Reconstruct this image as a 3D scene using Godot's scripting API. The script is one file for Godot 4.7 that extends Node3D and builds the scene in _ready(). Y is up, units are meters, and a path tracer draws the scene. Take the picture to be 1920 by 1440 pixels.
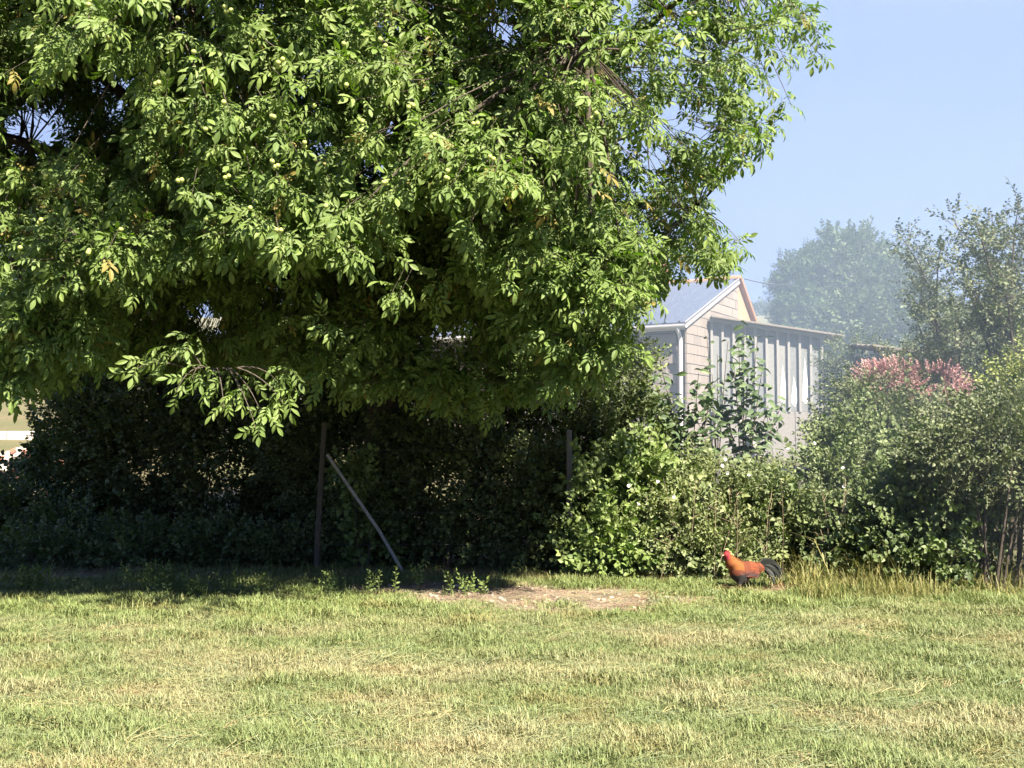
extends Node3D
# A walnut tree beside an overgrown fence, a rooster on mown grass, a farmhouse and sheds on the slope behind.

const F := 2100.0          # focal length in photo pixels (photo 1920 x 1440)
const EYE := 1.65
const HZ := 830.0          # row of the horizon
var pitch := atan((HZ - 720.0) / F)
var rng := RandomNumberGenerator.new()
var nz := FastNoiseLite.new()
var names := {}
const LIGHT := Vector3(.36, .74, .56)

# ---------------------------------------------------------------- mesh collector
class MB:
	var v := PackedVector3Array()
	var n := PackedVector3Array()
	var c := PackedColorArray()
	var ix := PackedInt32Array()
	func tri(a: Vector3, b: Vector3, d: Vector3, nn: Vector3, col := Color.WHITE) -> void:
		var k := v.size()
		var fn := (d - a).cross(b - a)
		if fn.dot(nn) < 0.0:
			var t := b; b = d; d = t
			fn = -fn
		var f := fn.normalized()
		v.append(a); v.append(b); v.append(d)
		for i in 3: n.append(f); c.append(col)
		ix.append(k); ix.append(k + 1); ix.append(k + 2)
	func quad(a: Vector3, b: Vector3, d: Vector3, e: Vector3, nn: Vector3, col := Color.WHITE) -> void:
		tri(a, b, d, nn, col); tri(a, d, e, nn, col)
	func box(t: Transform3D, s: Vector3, col := Color.WHITE, bev := 0.0) -> void:
		var h := s / 2.0
		if bev <= 0.0:
			for ax in 3:
				for sg in [-1.0, 1.0]:
					var nn := Vector3.ZERO; nn[ax] = sg
					var p := []
					for q in [[-1, -1], [1, -1], [1, 1], [-1, 1]]:
						var w := Vector3.ZERO
						w[ax] = sg * h[ax]; w[(ax + 1) % 3] = q[0] * h[(ax + 1) % 3]; w[(ax + 2) % 3] = q[1] * h[(ax + 2) % 3]
						p.append(t * w)
					quad(p[0], p[1], p[2], p[3], t.basis * nn, col)
			return
		# chamfered box: 6 faces, 12 edges, 8 corners
		var pt := func(sx: float, sy: float, sz: float, ax: int) -> Vector3:
			var w := Vector3(sx * (h.x - bev), sy * (h.y - bev), sz * (h.z - bev))
			w[ax] = [sx, sy, sz][ax] * h[ax]
			return t * w
		for ax in 3:
			for sg in [-1.0, 1.0]:
				var p := []
				for q in [[-1, -1], [1, -1], [1, 1], [-1, 1]]:
					var s3 := Vector3.ZERO
					s3[ax] = sg; s3[(ax + 1) % 3] = q[0]; s3[(ax + 2) % 3] = q[1]
					p.append(pt.call(s3.x, s3.y, s3.z, ax))
				var nn := Vector3.ZERO; nn[ax] = sg
				quad(p[0], p[1], p[2], p[3], t.basis * nn, col)
		for ax in 3:
			var a1 := (ax + 1) % 3; var a2 := (ax + 2) % 3
			for s1 in [-1.0, 1.0]:
				for s2 in [-1.0, 1.0]:
					var lo := Vector3.ZERO; lo[a1] = s1; lo[a2] = s2; lo[ax] = -1.0
					var hi := lo; hi[ax] = 1.0
					var nn := Vector3.ZERO; nn[a1] = s1; nn[a2] = s2
					quad(pt.call(lo.x, lo.y, lo.z, a1), pt.call(hi.x, hi.y, hi.z, a1), pt.call(hi.x, hi.y, hi.z, a2), pt.call(lo.x, lo.y, lo.z, a2), t.basis * nn, col)
		for sx in [-1.0, 1.0]:
			for sy in [-1.0, 1.0]:
				for sz in [-1.0, 1.0]:
					tri(pt.call(sx, sy, sz, 0), pt.call(sx, sy, sz, 1), pt.call(sx, sy, sz, 2), t.basis * Vector3(sx, sy, sz), col)
	func tube(pts: Array, rad: Array, sides := 6, col := Color.WHITE, cap := true) -> void:
		var k0 := v.size()
		var up := Vector3.UP
		for i in pts.size():
			var t: Vector3 = (pts[mini(i + 1, pts.size() - 1)] - pts[maxi(i - 1, 0)])
			t = t.normalized() if t.length() > 1e-6 else Vector3.UP
			if absf(t.dot(up)) > 0.95: up = Vector3.RIGHT if absf(t.x) < 0.9 else Vector3.FORWARD
			var x := t.cross(up).normalized()
			var y := x.cross(t).normalized()
			up = y
			for s in sides:
				var a := TAU * s / sides
				var o := x * cos(a) + y * sin(a)
				v.append(pts[i] + o * rad[i]); n.append(o); c.append(col)
		for i in pts.size() - 1:
			for s in sides:
				var a := k0 + i * sides + s
				var b := k0 + i * sides + (s + 1) % sides
				var e := a + sides
				var g := b + sides
				ix.append_array(PackedInt32Array([a, b, g, a, g, e]) if true else PackedInt32Array())
		if cap:
			for e in [0, pts.size() - 1]:
				var t: Vector3 = (pts[1] - pts[0]) * -1.0 if e == 0 else pts[-1] - pts[-2]
				for s in range(1, sides - 1):
					tri(v[k0 + e * sides], v[k0 + e * sides + s], v[k0 + e * sides + s + 1], t, col)
	func leaf(base: Vector3, dir: Vector3, up: Vector3, ln: float, wd: float, droop := 0.25, fold := 0.25, col := Color.WHITE, segs := 3, peak := 0.55) -> void:
		var x := dir.cross(up).normalized()
		var u := x.cross(dir).normalized()
		var cl := []; var ll := []; var rl := []
		for i in segs + 1:
			var t := float(i) / segs
			var w := wd * 0.5 * pow(sin(PI * pow(t, log(0.5) / log(peak))), 0.8) if i > 0 and i < segs else 0.0
			var m := base + dir * ln * t - u * droop * ln * t * t
			cl.append(m); ll.append(m - x * w + u * w * fold); rl.append(m + x * w + u * w * fold)
		for i in segs:
			if i == 0:
				tri(cl[0], ll[1], cl[1], u, col); tri(cl[0], cl[1], rl[1], u, col)
			elif i == segs - 1:
				tri(cl[i], ll[i], cl[i + 1], u, col); tri(cl[i], cl[i + 1], rl[i], u, col)
			else:
				quad(cl[i], ll[i], ll[i + 1], cl[i + 1], u, col); quad(cl[i], cl[i + 1], rl[i + 1], rl[i], u, col)
	func ball(t: Transform3D, seg := 8, rings := 5, col := Color.WHITE) -> void:
		var k0 := v.size()
		for r in rings + 1:
			var ph := PI * r / rings
			for s in seg:
				var a := TAU * s / seg
				var o := Vector3(sin(ph) * cos(a), cos(ph), sin(ph) * sin(a))
				v.append(t * o); n.append((t.basis * o).normalized()); c.append(col)
		for r in rings:
			for s in seg:
				var a := k0 + r * seg + s
				var b := k0 + r * seg + (s + 1) % seg
				ix.append_array(PackedInt32Array([a, b + seg, b, a, a + seg, b + seg]))
	func prism(poly: PackedVector2Array, t: Transform3D, z0: float, z1: float, col := Color.WHITE) -> void:
		var idx := Geometry2D.triangulate_polygon(poly)
		for zz in [z0, z1]:
			var nn := t.basis * Vector3(0, 0, 1 if zz == maxf(z0, z1) else -1)
			for i in range(0, idx.size(), 3):
				tri(t * Vector3(poly[idx[i]].x, poly[idx[i]].y, zz), t * Vector3(poly[idx[i + 1]].x, poly[idx[i + 1]].y, zz), t * Vector3(poly[idx[i + 2]].x, poly[idx[i + 2]].y, zz), nn, col)
		var mid := Vector2.ZERO
		for p in poly: mid += p / poly.size()
		for i in poly.size():
			var a := poly[i]; var b := poly[(i + 1) % poly.size()]
			var e := (b - a).orthogonal()
			if e.dot((a + b) / 2.0 - mid) < 0: e = -e
			quad(t * Vector3(a.x, a.y, z0), t * Vector3(b.x, b.y, z0), t * Vector3(b.x, b.y, z1), t * Vector3(a.x, a.y, z1), t.basis * Vector3(e.x, e.y, 0), col)
	func done(mat: Material = null) -> ArrayMesh:
		var a := []
		a.resize(Mesh.ARRAY_MAX)
		a[Mesh.ARRAY_VERTEX] = v; a[Mesh.ARRAY_NORMAL] = n; a[Mesh.ARRAY_COLOR] = c; a[Mesh.ARRAY_INDEX] = ix
		var m := ArrayMesh.new()
		m.add_surface_from_arrays(Mesh.PRIMITIVE_TRIANGLES, a)
		if mat: m.surface_set_material(0, mat)
		return m

# ---------------------------------------------------------------- scene helpers
func P(px: float, py: float, d: float) -> Vector3:      # photo pixel at depth d (metres along -z)
	var fw := Vector3(0, sin(pitch), -cos(pitch)); var up := Vector3(0, cos(pitch), sin(pitch))
	var r := fw * F + Vector3.RIGHT * (px - 960.0) + up * (720.0 - py)
	return Vector3(0, EYE, 0) + r * (d / -r.z)
func proj(p: Vector3) -> Vector2:
	var q := p - Vector3(0, EYE, 0)
	var fw := Vector3(0, sin(pitch), -cos(pitch)); var up := Vector3(0, cos(pitch), sin(pitch))
	var z := q.dot(fw)
	return Vector2(960.0 + F * q.x / z, 720.0 - F * q.dot(up) / z)
func gh(x: float, d: float) -> float:                    # height of the ground
	var h := nz.get_noise_2d(x * 9.0, d * 9.0) * 0.035
	if d > 14.0:
		var t := minf(d, 300.0) - 14.0
		h += 0.108 * t * t / (t + 5.0) + 0.00007 * t * t
		if d > 40.0: h += nz.get_noise_2d(x * 0.5, 7.0) * (d - 40.0) * 0.006
	if d > 300.0: h -= (d - 300.0) * 0.1
	return h
func on_ground(px: float, py: float) -> Vector3:
	var d := F * EYE / maxf(py - HZ, 1.0)
	for i in 12:
		var p := P(px, py, d)
		d = clampf(d + (p.y - gh(p.x, d)) * 4.0, 3.0, 200.0)
	var q := P(px, py, d)
	return Vector3(q.x, gh(q.x, d), q.z)
func at(px: float, d: float) -> Vector3:                 # ground point at a column and a depth
	var x := (px - 960.0) / F * d
	return Vector3(x, gh(x, d), -d)
func numbered(called: String) -> String:
	names[called] = names.get(called, -1) + 1
	return called if names[called] == 0 else "%s_%03d" % [called, names[called]]
func tag(o: Node, label: String, category: String, group := "") -> void:
	o.set_meta("label", label); o.set_meta("category", category)
	if group: o.set_meta("group", group)
func thing(called: String, label: String, category: String, where := Vector3.ZERO, turn := 0.0, group := "") -> Node3D:
	var o := Node3D.new()
	o.name = numbered(called)
	add_child(o)
	o.position = where; o.rotation.y = turn
	tag(o, label, category, group)
	return o
func part(called: String, mesh: Mesh, mat: Material, parent: Node, t := Transform3D.IDENTITY) -> MeshInstance3D:
	var o := MeshInstance3D.new()
	o.name = called if parent != self else numbered(called)
	o.mesh = mesh
	if mat: o.material_override = mat
	o.transform = t
	parent.add_child(o, true)
	return o
func struct(called: String, mesh: Mesh, mat: Material) -> MeshInstance3D:
	var o := part(called, mesh, mat, self)
	o.set_meta("kind", "structure")
	return o
func copies(called: String, mesh: Mesh, mat: Material, parent: Node, ts: Array, cs: Array) -> MultiMeshInstance3D:
	var mm := MultiMesh.new()
	mm.transform_format = MultiMesh.TRANSFORM_3D
	mm.use_colors = true
	mm.mesh = mesh
	mm.instance_count = ts.size()
	for i in ts.size():
		mm.set_instance_transform(i, ts[i]); mm.set_instance_color(i, cs[i])
	var o := MultiMeshInstance3D.new()
	o.name = called if parent != self else numbered(called)
	o.multimesh = mm
	o.material_override = mat
	o.set_meta("kind", "stuff")
	parent.add_child(o, true)
	return o
func lin(r: float, g: float, b: float) -> Color: return Color(r, g, b).linear_to_srgb()
func mat(col: Color, rough := 0.8, vcol := false, back := Color.BLACK) -> StandardMaterial3D:
	var m := StandardMaterial3D.new()
	m.albedo_color = col.linear_to_srgb()
	m.roughness = rough
	m.vertex_color_use_as_albedo = vcol
	m.cull_mode = BaseMaterial3D.CULL_DISABLED
	if back != Color.BLACK:
		m.backlight_enabled = true; m.backlight = back
	return m
func noise_tex(freq: float, lo: Color, hi: Color, size := 512, oct := 5, seed_ := 3) -> NoiseTexture2D:
	var f := FastNoiseLite.new()
	f.frequency = freq; f.fractal_octaves = oct; f.seed = seed_
	var t := NoiseTexture2D.new()
	t.width = size; t.height = size; t.noise = f; t.seamless = true
	var g := Gradient.new()
	g.set_color(0, lo.linear_to_srgb()); g.set_color(1, hi.linear_to_srgb())
	t.color_ramp = g
	return t
func rough_mat(lo: Color, hi: Color, scale_: float, rough := 0.85, freq := 0.02, bump := 0.0, seed_ := 3) -> StandardMaterial3D:
	var m := mat(Color.WHITE, rough)
	m.albedo_texture = noise_tex(freq, lo, hi, 512, 5, seed_)
	m.uv1_triplanar = true; m.uv1_world_triplanar = true
	m.uv1_scale = Vector3.ONE * scale_
	if bump > 0.0:
		m.heightmap_enabled = true
		m.heightmap_texture = noise_tex(freq * 3.0, Color.BLACK, Color.WHITE, 512, 5, seed_ + 1)
		m.heightmap_scale = bump
	return m
func basis_to(f: Vector3, up: Vector3) -> Basis:
	f = f.normalized()
	var x := up.cross(f)
	if x.length() < 1e-3: x = Vector3.RIGHT.cross(f)
	x = x.normalized()
	return Basis(x, f.cross(x), f)
func rvec() -> Vector3:
	while true:
		var q := Vector3(rng.randf_range(-1, 1), rng.randf_range(-1, 1), rng.randf_range(-1, 1))
		if q.length() < 1.0 and q.length() > 0.05: return q.normalized()
	return Vector3.UP
func bez(a: Vector3, b: Vector3, c: Vector3, k: int) -> Array:
	var r := []
	for i in k + 1:
		var t := float(i) / k
		r.append(a.lerp(b, t).lerp(b.lerp(c, t), t))
	return r
func taper(r0: float, r1: float, k: int) -> Array:
	var r := []
	for i in k + 1: r.append(lerpf(r0, r1, float(i) / k))
	return r

# ---------------------------------------------------------------- foliage
var bark: StandardMaterial3D
var leafm := {}
func sprig(twig: float, count: int, ln: float, wd: float, spread := 0.9, droop := 0.25, segs := 2, seed_ := 1, peak := 0.45) -> ArrayMesh:
	var r := RandomNumberGenerator.new(); r.seed = seed_
	var m := MB.new()
	var bend := Vector3(r.randf_range(-.2, .2), r.randf_range(-.25, .05), 0)
	m.tube(bez(Vector3.ZERO, Vector3(0, 0, twig * .5), Vector3(0, 0, twig) + bend * twig, 3), [.0035, .003, .0022, .001], 3, Color(1.4, .9, .7), false)
	for i in count:
		var t := lerpf(0.12, 1.0, (i + r.randf() * .6) / count)
		var p := Vector3(0, 0, twig * t) + bend * twig * t * t
		var a := i * 2.4 + r.randf_range(-.5, .5)
		var rad := Vector3(cos(a), sin(a) * .55, 0)
		var d := (rad * spread + Vector3(0, r.randf_range(-.25, .25), lerpf(.25, 1.0, t * t))).normalized()
		var up := (Vector3.UP + Vector3(r.randf_range(-.7, .7), 0, r.randf_range(-.7, .7))).normalized()
		var k := r.randf_range(.65, 1.15)
		var sh := r.randf_range(.8, 1.2)
		m.leaf(p + d * ln * .12, d, up, ln * k, wd * k, droop + r.randf_range(-.1, .15), .25, Color(sh, sh, sh * .95), segs, peak)
	return m.done()
func walnut_leaf(seed_: int) -> ArrayMesh:
	var r := RandomNumberGenerator.new(); r.seed = seed_
	var m := MB.new()
	var L := 0.25
	var dr := r.randf_range(.12, .35)
	var spine := bez(Vector3.ZERO, Vector3(0, .02, L * .5), Vector3(r.randf_range(-.03, .03), -dr * L, L * .95), 4)
	m.tube(spine, [.004, .0035, .003, .0025, .002], 3, Color(1.7, 1.5, .9), false)
	for k in 4:
		var t: float = [.32, .58, .82, 1.0][k]
		var f := t * 4.0
		var i := mini(int(f), 3)
		var p: Vector3 = spine[i].lerp(spine[i + 1], f - i)
		var fw: Vector3 = (spine[i + 1] - spine[i]).normalized()
		var ln: float = [.075, .105, .13, .155][k] * r.randf_range(.9, 1.1)
		for s in ([-1.0, 1.0] if k < 3 else [0.0]):
			var d := (fw * (.75 if k < 3 else 1.0) + Vector3(s * r.randf_range(.75, 1.0), r.randf_range(-.3, .1), 0)).normalized()
			var up := (Vector3.UP + Vector3(s * -.15 + r.randf_range(-.2, .2), 0, r.randf_range(-.25, .25))).normalized()
			var sh := r.randf_range(.85, 1.15)
			m.leaf(p + d * .006, d, up, ln * r.randf_range(.9, 1.1), ln * r.randf_range(.36, .44), r.randf_range(.05, .5), r.randf_range(.15, .6), Color(sh, sh, sh), 4, .52)
	return m.done()
func tint(a: Color, b: Color, spread := .2) -> Color:
	var c := a.lerp(b, clampf(rng.randf() * .8 + rng.randfn(0, .15) + .1, 0, 1))
	var k := 1.0 + rng.randf_range(-spread, spread)
	return Color(c.r * k, c.g * k, c.b * k)

# a shrub: leafy sprigs through the outer part of a few ellipsoids, on real stems that rise from the ground
func shrub(called: String, label: String, category: String, root: Vector3, blobs: Array, kinds: Array, count: int, ca: Color, cb: Color, stems := 6, group := "", inner := 0.4, matkey := "leaf", gap := -0.22, stem_r := 0.018) -> Node3D:
	var o := thing(called, label, category, root, 0.0, group)
	var vol := 0.0
	for b in blobs: vol += b[1].x * b[1].y + b[1].y * b[1].z + b[1].x * b[1].z
	var ts := []; var cs := []
	for k in kinds: ts.append([]); cs.append([])
	var st := MB.new()
	for b in blobs:
		var c: Vector3 = b[0] - root
		var e: Vector3 = b[1]
		var m := int(count * (e.x * e.y + e.y * e.z + e.x * e.z) / vol)
		for i in m:
			var q := rvec()
			var lump := 1.0 + nz.get_noise_3dv((b[0] + q * e) * 60.0) * .45
			lump += nz.get_noise_3dv((b[0] + q * e) * 210.0) * .4
			var rr := lerpf(inner, 1.0, pow(rng.randf(), .6)) * lump
			if rng.randf() < .13 and q.y > -.2: rr *= rng.randf_range(1.05, 1.4)
			var p := c + q * e * rr
			if p.y + root.y < gh(p.x + root.x, -(p.z + root.z)) + .03: continue
			if nz.get_noise_3dv((p + root) * 110.0) < gap: continue
			var f := (q * Vector3(1, .6, 1) + rvec() * .6 + Vector3(0, .25, 0)).normalized()
			var s := rng.randf_range(.75, 1.25)
			var k := rng.randi() % kinds.size()
			ts[k].append(Transform3D(basis_to(f, (LIGHT + rvec() * .75).normalized()).scaled(Vector3.ONE * s), p))
			cs[k].append(tint(ca, cb) * 1.22)
		var ns := maxi(1, stems / blobs.size())
		for i in ns:
			var q := rvec() * rng.randf_range(.3, .95); q.y = absf(q.y)
			var tip := c + q * e
			var gx := tip.x * .35 + rng.randf_range(-.25, .25) * e.x
			var gz := tip.z * .35 + rng.randf_range(-.2, .2) * e.z
			var g := Vector3(gx, gh(gx + root.x, -(gz + root.z)) - root.y - .05, gz)
			st.tube(bez(g, g.lerp(tip, .5) + Vector3(rng.randf_range(-.1, .1), .15 * (tip.y - g.y), rng.randf_range(-.1, .1)), tip, 5), taper(stem_r * rng.randf_range(.7, 1.3), .003, 5), 5)
	part("stem", st.done(), bark, o)
	for k in kinds.size():
		if ts[k].size(): copies("foliage", kinds[k], leafm[matkey], o, ts[k], cs[k])
	return o
func B(px: float, py: float, d: float, rx: float, ry: float, rz: float) -> Array: return [P(px, py, d), Vector3(rx, ry, rz)]

func _ready() -> void:
	rng.seed = 20240611
	nz.seed = 11; nz.frequency = 0.01; nz.fractal_octaves = 3
	setup_camera_and_light()
	setup_materials()
	build_ground()
	build_house()
	build_sheds()
	build_fence()
	build_walnut()
	build_background_trees()
	build_hedges()
	build_grass()
	build_rooster()
	build_details()
	print("done")

func setup_camera_and_light() -> void:
	var cam := Camera3D.new()
	cam.name = "camera"
	add_child(cam)
	cam.position = Vector3(0, EYE, 0)
	cam.rotation.x = pitch
	cam.fov = rad_to_deg(2.0 * atan(720.0 / F))
	cam.near = 0.05; cam.far = 1200.0
	cam.current = true
	var env := Environment.new()
	env.background_mode = Environment.BG_SKY
	env.tonemap_mode = Environment.TONE_MAPPER_LINEAR
	env.tonemap_exposure = 4.2
	env.sdfgi_enabled = true; env.ssao_enabled = true; env.ssil_enabled = true
	var sm := ProceduralSkyMaterial.new()
	sm.sky_top_color = Color(.255, .32, .475)
	sm.sky_horizon_color = Color(.31, .352, .46)
	sm.sky_curve = 0.12
	sm.ground_bottom_color = Color(.25, .26, .20)
	sm.ground_horizon_color = Color(.40, .45, .47)
	sm.sun_angle_max = 1.0
	var sky_img := Image.create(1024, 512, false, Image.FORMAT_RGBA8)
	var cn := FastNoiseLite.new(); cn.seed = 5; cn.frequency = 0.006; cn.fractal_octaves = 5
	for y in 256:
		for x in 1024:
			var yy := y * 3.2 + x * .35
			var w := (1.0 - x / 1024.0)
			var q := cn.get_noise_2d(x * .7, yy) * (1.0 - w) + cn.get_noise_2d((x + 1024) * .7, yy + 1024 * .35) * w
			sky_img.set_pixel(x, y, Color(1, 1, 1, clampf(q * .9 + .12, 0, 1) * .5))
	sm.sky_cover = ImageTexture.create_from_image(sky_img)
	sm.sky_cover_modulate = Color(.34, .34, .34)
	var sky := Sky.new(); sky.sky_material = sm
	env.sky = sky
	env.volumetric_fog_enabled = true      # clear air here; the summer haze lies over the slope behind
	env.volumetric_fog_density = 0.0
	var we := WorldEnvironment.new(); we.name = "world_environment"; we.environment = env
	add_child(we)
	var sun := DirectionalLight3D.new()
	sun.name = "sun"
	sun.light_energy = 1.6
	sun.light_angular_distance = 0.5
	sun.light_color = Color(1.0, .95, .86)
	sun.shadow_enabled = true
	add_child(sun)
	sun.basis = Basis.looking_at(-Vector3(.52, 1.15, .86).normalized())

	var haze := FogVolume.new()
	haze.name = "haze"
	haze.size = Vector3(700, 110, 370)
	haze.position = Vector3(0, 40, -(21.0 + 185.0))
	var hm := FogMaterial.new()
	hm.density = 0.0008; hm.albedo = Color(.80, .90, 1.0); hm.edge_fade = 0.0
	haze.material = hm
	haze.set_meta("kind", "stuff"); haze.set_meta("label", "thin blue summer haze over the slope"); haze.set_meta("category", "haze")
	add_child(haze)
	var near := FogVolume.new()            # added haze volume, stands in for veiling lens glare on the right
	near.name = "glare_haze"
	near.shape = RenderingServer.FOG_VOLUME_SHAPE_ELLIPSOID
	near.size = Vector3(20, 18, 34)
	near.position = Vector3(9.5, 5, -24)
	var nm := FogMaterial.new()
	nm.density = 0.012; nm.albedo = Color(.78, .88, 1.0); nm.edge_fade = 0.0
	near.material = nm
	near.set_meta("kind", "stuff"); near.set_meta("label", "added pale haze standing in for lens glare round the farmhouse yard"); near.set_meta("category", "haze")
	add_child(near)

func setup_materials() -> void:
	bark = rough_mat(Color(.06, .048, .038), Color(.17, .14, .11), 3.0, .9, .03, 2.0)
	leafm["leaf"] = mat(Color.WHITE, .55, true, Color(.5, .62, .2))
	leafm["walnut"] = mat(Color.WHITE, .6, true, Color(.7, .85, .26))
	leafm["grass"] = mat(Color.WHITE, .6, true, Color(.5, .55, .25))
	leafm["hay"] = mat(Color.WHITE, .7, true, Color(.3, .3, .15))
	leafm["petal"] = mat(Color.WHITE, .7, true, Color(.5, .5, .5))

# ---------------------------------------------------------------- ground
func bare(x: float, d: float) -> float:                  # 1 where the earth is scratched bare
	var e := nz.get_noise_2d(x * 40.0, d * 40.0) + nz.get_noise_2d(x * 150.0, d * 150.0) * .8
	var a := 1.0 - pow((x - .35) / 1.8, 2) - pow((d - 11.8) / 1.2, 2) + e * .7
	var b := maxf(1.0 - pow((x - 2.9) / .9, 2) - pow((d - 12.6) / .55, 2) + e * .8, 1.0 - pow((x + .9) / 1.2, 2) - pow((d - 12.5) / .6, 2) + e * .6)
	var under := smoothstep(.1, .5, nz.get_noise_2d(x * 30.0 + 70.0, d * 30.0)) * smoothstep(12.9, 13.6, d)
	return clampf(maxf(maxf(a, b) * 2.2, under * .9), 0, 1)
func build_ground() -> void:
	var xs := [-16.0]
	while xs[-1] < 16.0: xs.append(xs[-1] + .25)
	var s := .3
	while xs[-1] < 420.0:
		s *= 1.22
		xs.append(xs[-1] + s); xs.push_front(xs[0] - s)
	var ds := [-3.0]
	while ds[-1] < 18.0: ds.append(ds[-1] + .22)
	s = .3
	while ds[-1] < 420.0:
		s *= 1.1; ds.append(ds[-1] + s)
	s = .5
	while ds[0] > -60.0:
		s *= 1.4; ds.push_front(ds[0] - s)
	var m := MB.new()
	for d in ds:
		for x in xs:
			m.v.append(Vector3(x, gh(x, d), -d))
			var e := .01 if absf(x) < 20 and d < 30 else .5
			m.n.append(Vector3(gh(x - e, d) - gh(x + e, d), 2.0 * e, gh(x, d + e) - gh(x, d - e)).normalized())
			var g := Color(.14, .145, .055).lerp(Color(.22, .18, .09), clampf(nz.get_noise_2d(x * 25.0, d * 25.0) + .4, 0, 1))
			var soil := Color(.22, .165, .12).lerp(Color(.34, .265, .20), clampf(nz.get_noise_2d(x * 70.0, d * 70.0 + 90.0) + .4, 0, 1))
			var col := g.lerp(soil, bare(x, d)) if d < 24.0 and d > 4.0 else g
			m.c.append(col)
	var w := xs.size()
	for j in ds.size() - 1:
		for i in w - 1:
			var a := j * w + i
			m.ix.append_array(PackedInt32Array([a, a + w, a + w + 1, a, a + w + 1, a + 1]))
	var gm := rough_mat(Color(.55, .55, .55), Color(1.0, 1.0, 1.0), .9, .95, .03, 3.0)
	gm.vertex_color_use_as_albedo = true
	struct("ground", m.done(), gm)

# ---------------------------------------------------------------- house
func build_house() -> void:
	var th := deg_to_rad(30.0)
	var yb := gh(4.36, 28.0)
	var o := thing("farmhouse", "pale block farmhouse with blue grey metal roof beyond the walnut tree", "house", Vector3(4.36, yb, -28.0), -th)
	var mortar := rough_mat(Color(.18, .155, .14), Color(.22, .195, .18), 1.5, .95)
	var bm := []
	for k in 4:
		var c: Color = [Color(.25, .215, .195), Color(.275, .235, .215), Color(.235, .205, .19), Color(.27, .24, .22)][k]
		bm.append(rough_mat(c * .9, c * 1.08, 1.2, .92, .03, .6, 20 + k))
	var render := rough_mat(Color(.25, .18, .155), Color(.31, .24, .205), .8, .95, .02, 1.0, 9)
	var near := 3.5; var ridge := 5.05
	# walls (mortar bed behind the blocks)
	var side := Transform3D(Basis(Vector3(0, 0, -1), Vector3.UP, Vector3(1, 0, 0)), Vector3.ZERO)   # polygon x runs back along the gable
	var m := MB.new()
	m.prism(PackedVector2Array([Vector2(.03, -1.2), Vector2(4.0, -1.2), Vector2(4.0, ridge - .03), Vector2(.03, near - .02)]), side, -.25, -.03)
	m.box(Transform3D(Basis.IDENTITY, Vector3(-9.0, 1.15, -.15)), Vector3(18.0, 4.66, .24))
	part("wall", m.done(), mortar, o)
	m = MB.new()
	m.prism(PackedVector2Array([Vector2(4.0, -1.2), Vector2(6.5, -1.2), Vector2(6.5, 3.0), Vector2(4.0, ridge - .02)]), side, -.3, -.012)
	var ow := part("old_wall", m.done(), render, o)
	ow.set_meta("label", "older pinkish rendered end of the gable")
	# blocks of the gable
	var bh := .25; var bl := .5; var full := MB.new()
	full.box(Transform3D.IDENTITY, Vector3(.06, bh - .014, bl - .014), Color.WHITE, .006)
	var fullm := full.done()
	var gable := PackedVector2Array([Vector2(0, -1), Vector2(3.99, -1), Vector2(3.99, ridge - .04), Vector2(0, near - .04)])
	for r in range(0, 25):
		for k in range(-1, 9):
			var x0 := k * bl + (.25 if r % 2 else 0.0)
			var y0 := -1.0 + r * bh
			var rect := PackedVector2Array([Vector2(x0, y0), Vector2(x0 + bl, y0), Vector2(x0 + bl, y0 + bh), Vector2(x0, y0 + bh)])
			for q in Geometry2D.intersect_polygons(rect, gable):
				var area := 0.0
				for i in q.size(): area += q[i].cross(q[(i + 1) % q.size()]) / 2.0
				if absf(area) < .012: continue
				var mt: Material = bm[rng.randi() % 4]
				if absf(absf(area) - bh * bl) < .001:
					part("block", fullm, mt, o, Transform3D(Basis.IDENTITY, Vector3(.0 + rng.randf_range(-.004, .004), y0 + bh / 2, -(x0 + bl / 2))))
				else:
					for z in Geometry2D.offset_polygon(q, -.007):
						var t := MB.new(); t.prism(z, side, -.03, .03)
						part("block", t.done(), mt, o)
	# blocks of the front near the corner
	for r in range(0, 17):
		for k in range(0, 14):
			var x0 := -(k + 1) * bl + (.25 if r % 2 == 0 else 0.0)
			if x0 + bl > -.03: continue
			var y0 := -1.0 + r * bh
			var t := Transform3D(Basis(Vector3.UP, PI / 2), Vector3(x0 + bl / 2, y0 + bh / 2, rng.randf_range(-.004, .004)))
			part("block", fullm, bm[rng.randi() % 4], o, t)
	# roof sheets, each with its ribs
	var metal := rough_mat(Color(.075, .095, .145), Color(.10, .12, .175), .5, .5, .02, 0.0, 14)
	var slope := atan2(ridge - near, 4.0)
	var ln := 4.0 / cos(slope) + .22
	var sb := Basis(Vector3.RIGHT, slope)
	var ctr := Vector3(0, near, 0) + sb * Vector3(0, 0, -ln / 2 + .22)
	var sheet := MB.new()
	sheet.box(Transform3D.IDENTITY, Vector3(1.148, .012, ln))
	for k in 3:
		sheet.prism(PackedVector2Array([Vector2(-.035, 0), Vector2(.035, 0), Vector2(.018, .045), Vector2(-.018, .045)]), Transform3D(Basis.IDENTITY, Vector3(-.383 + k * .383, .006, 0)), -ln / 2, ln / 2)
	var shm := sheet.done()
	for k in 16:
		part("roof_sheet", shm, metal, o, Transform3D(sb, ctr + Vector3(-.47 - k * 1.15, .09 + .002 * (k % 2), 0)))
	m = MB.new()      # barge strip on the gable slope
	m.box(Transform3D(sb, ctr + Vector3(.075, .03, 0)), Vector3(.03, .16, ln))
	part("barge_board", m.done(), mat(Color(.30, .29, .30), .6), o)
	# far slope of clay tiles, with lichen
	var lichen := rough_mat(Color(.34, .15, .075), Color(.42, .27, .19), 2.2, .95, .03, 1.0, 31)
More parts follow.
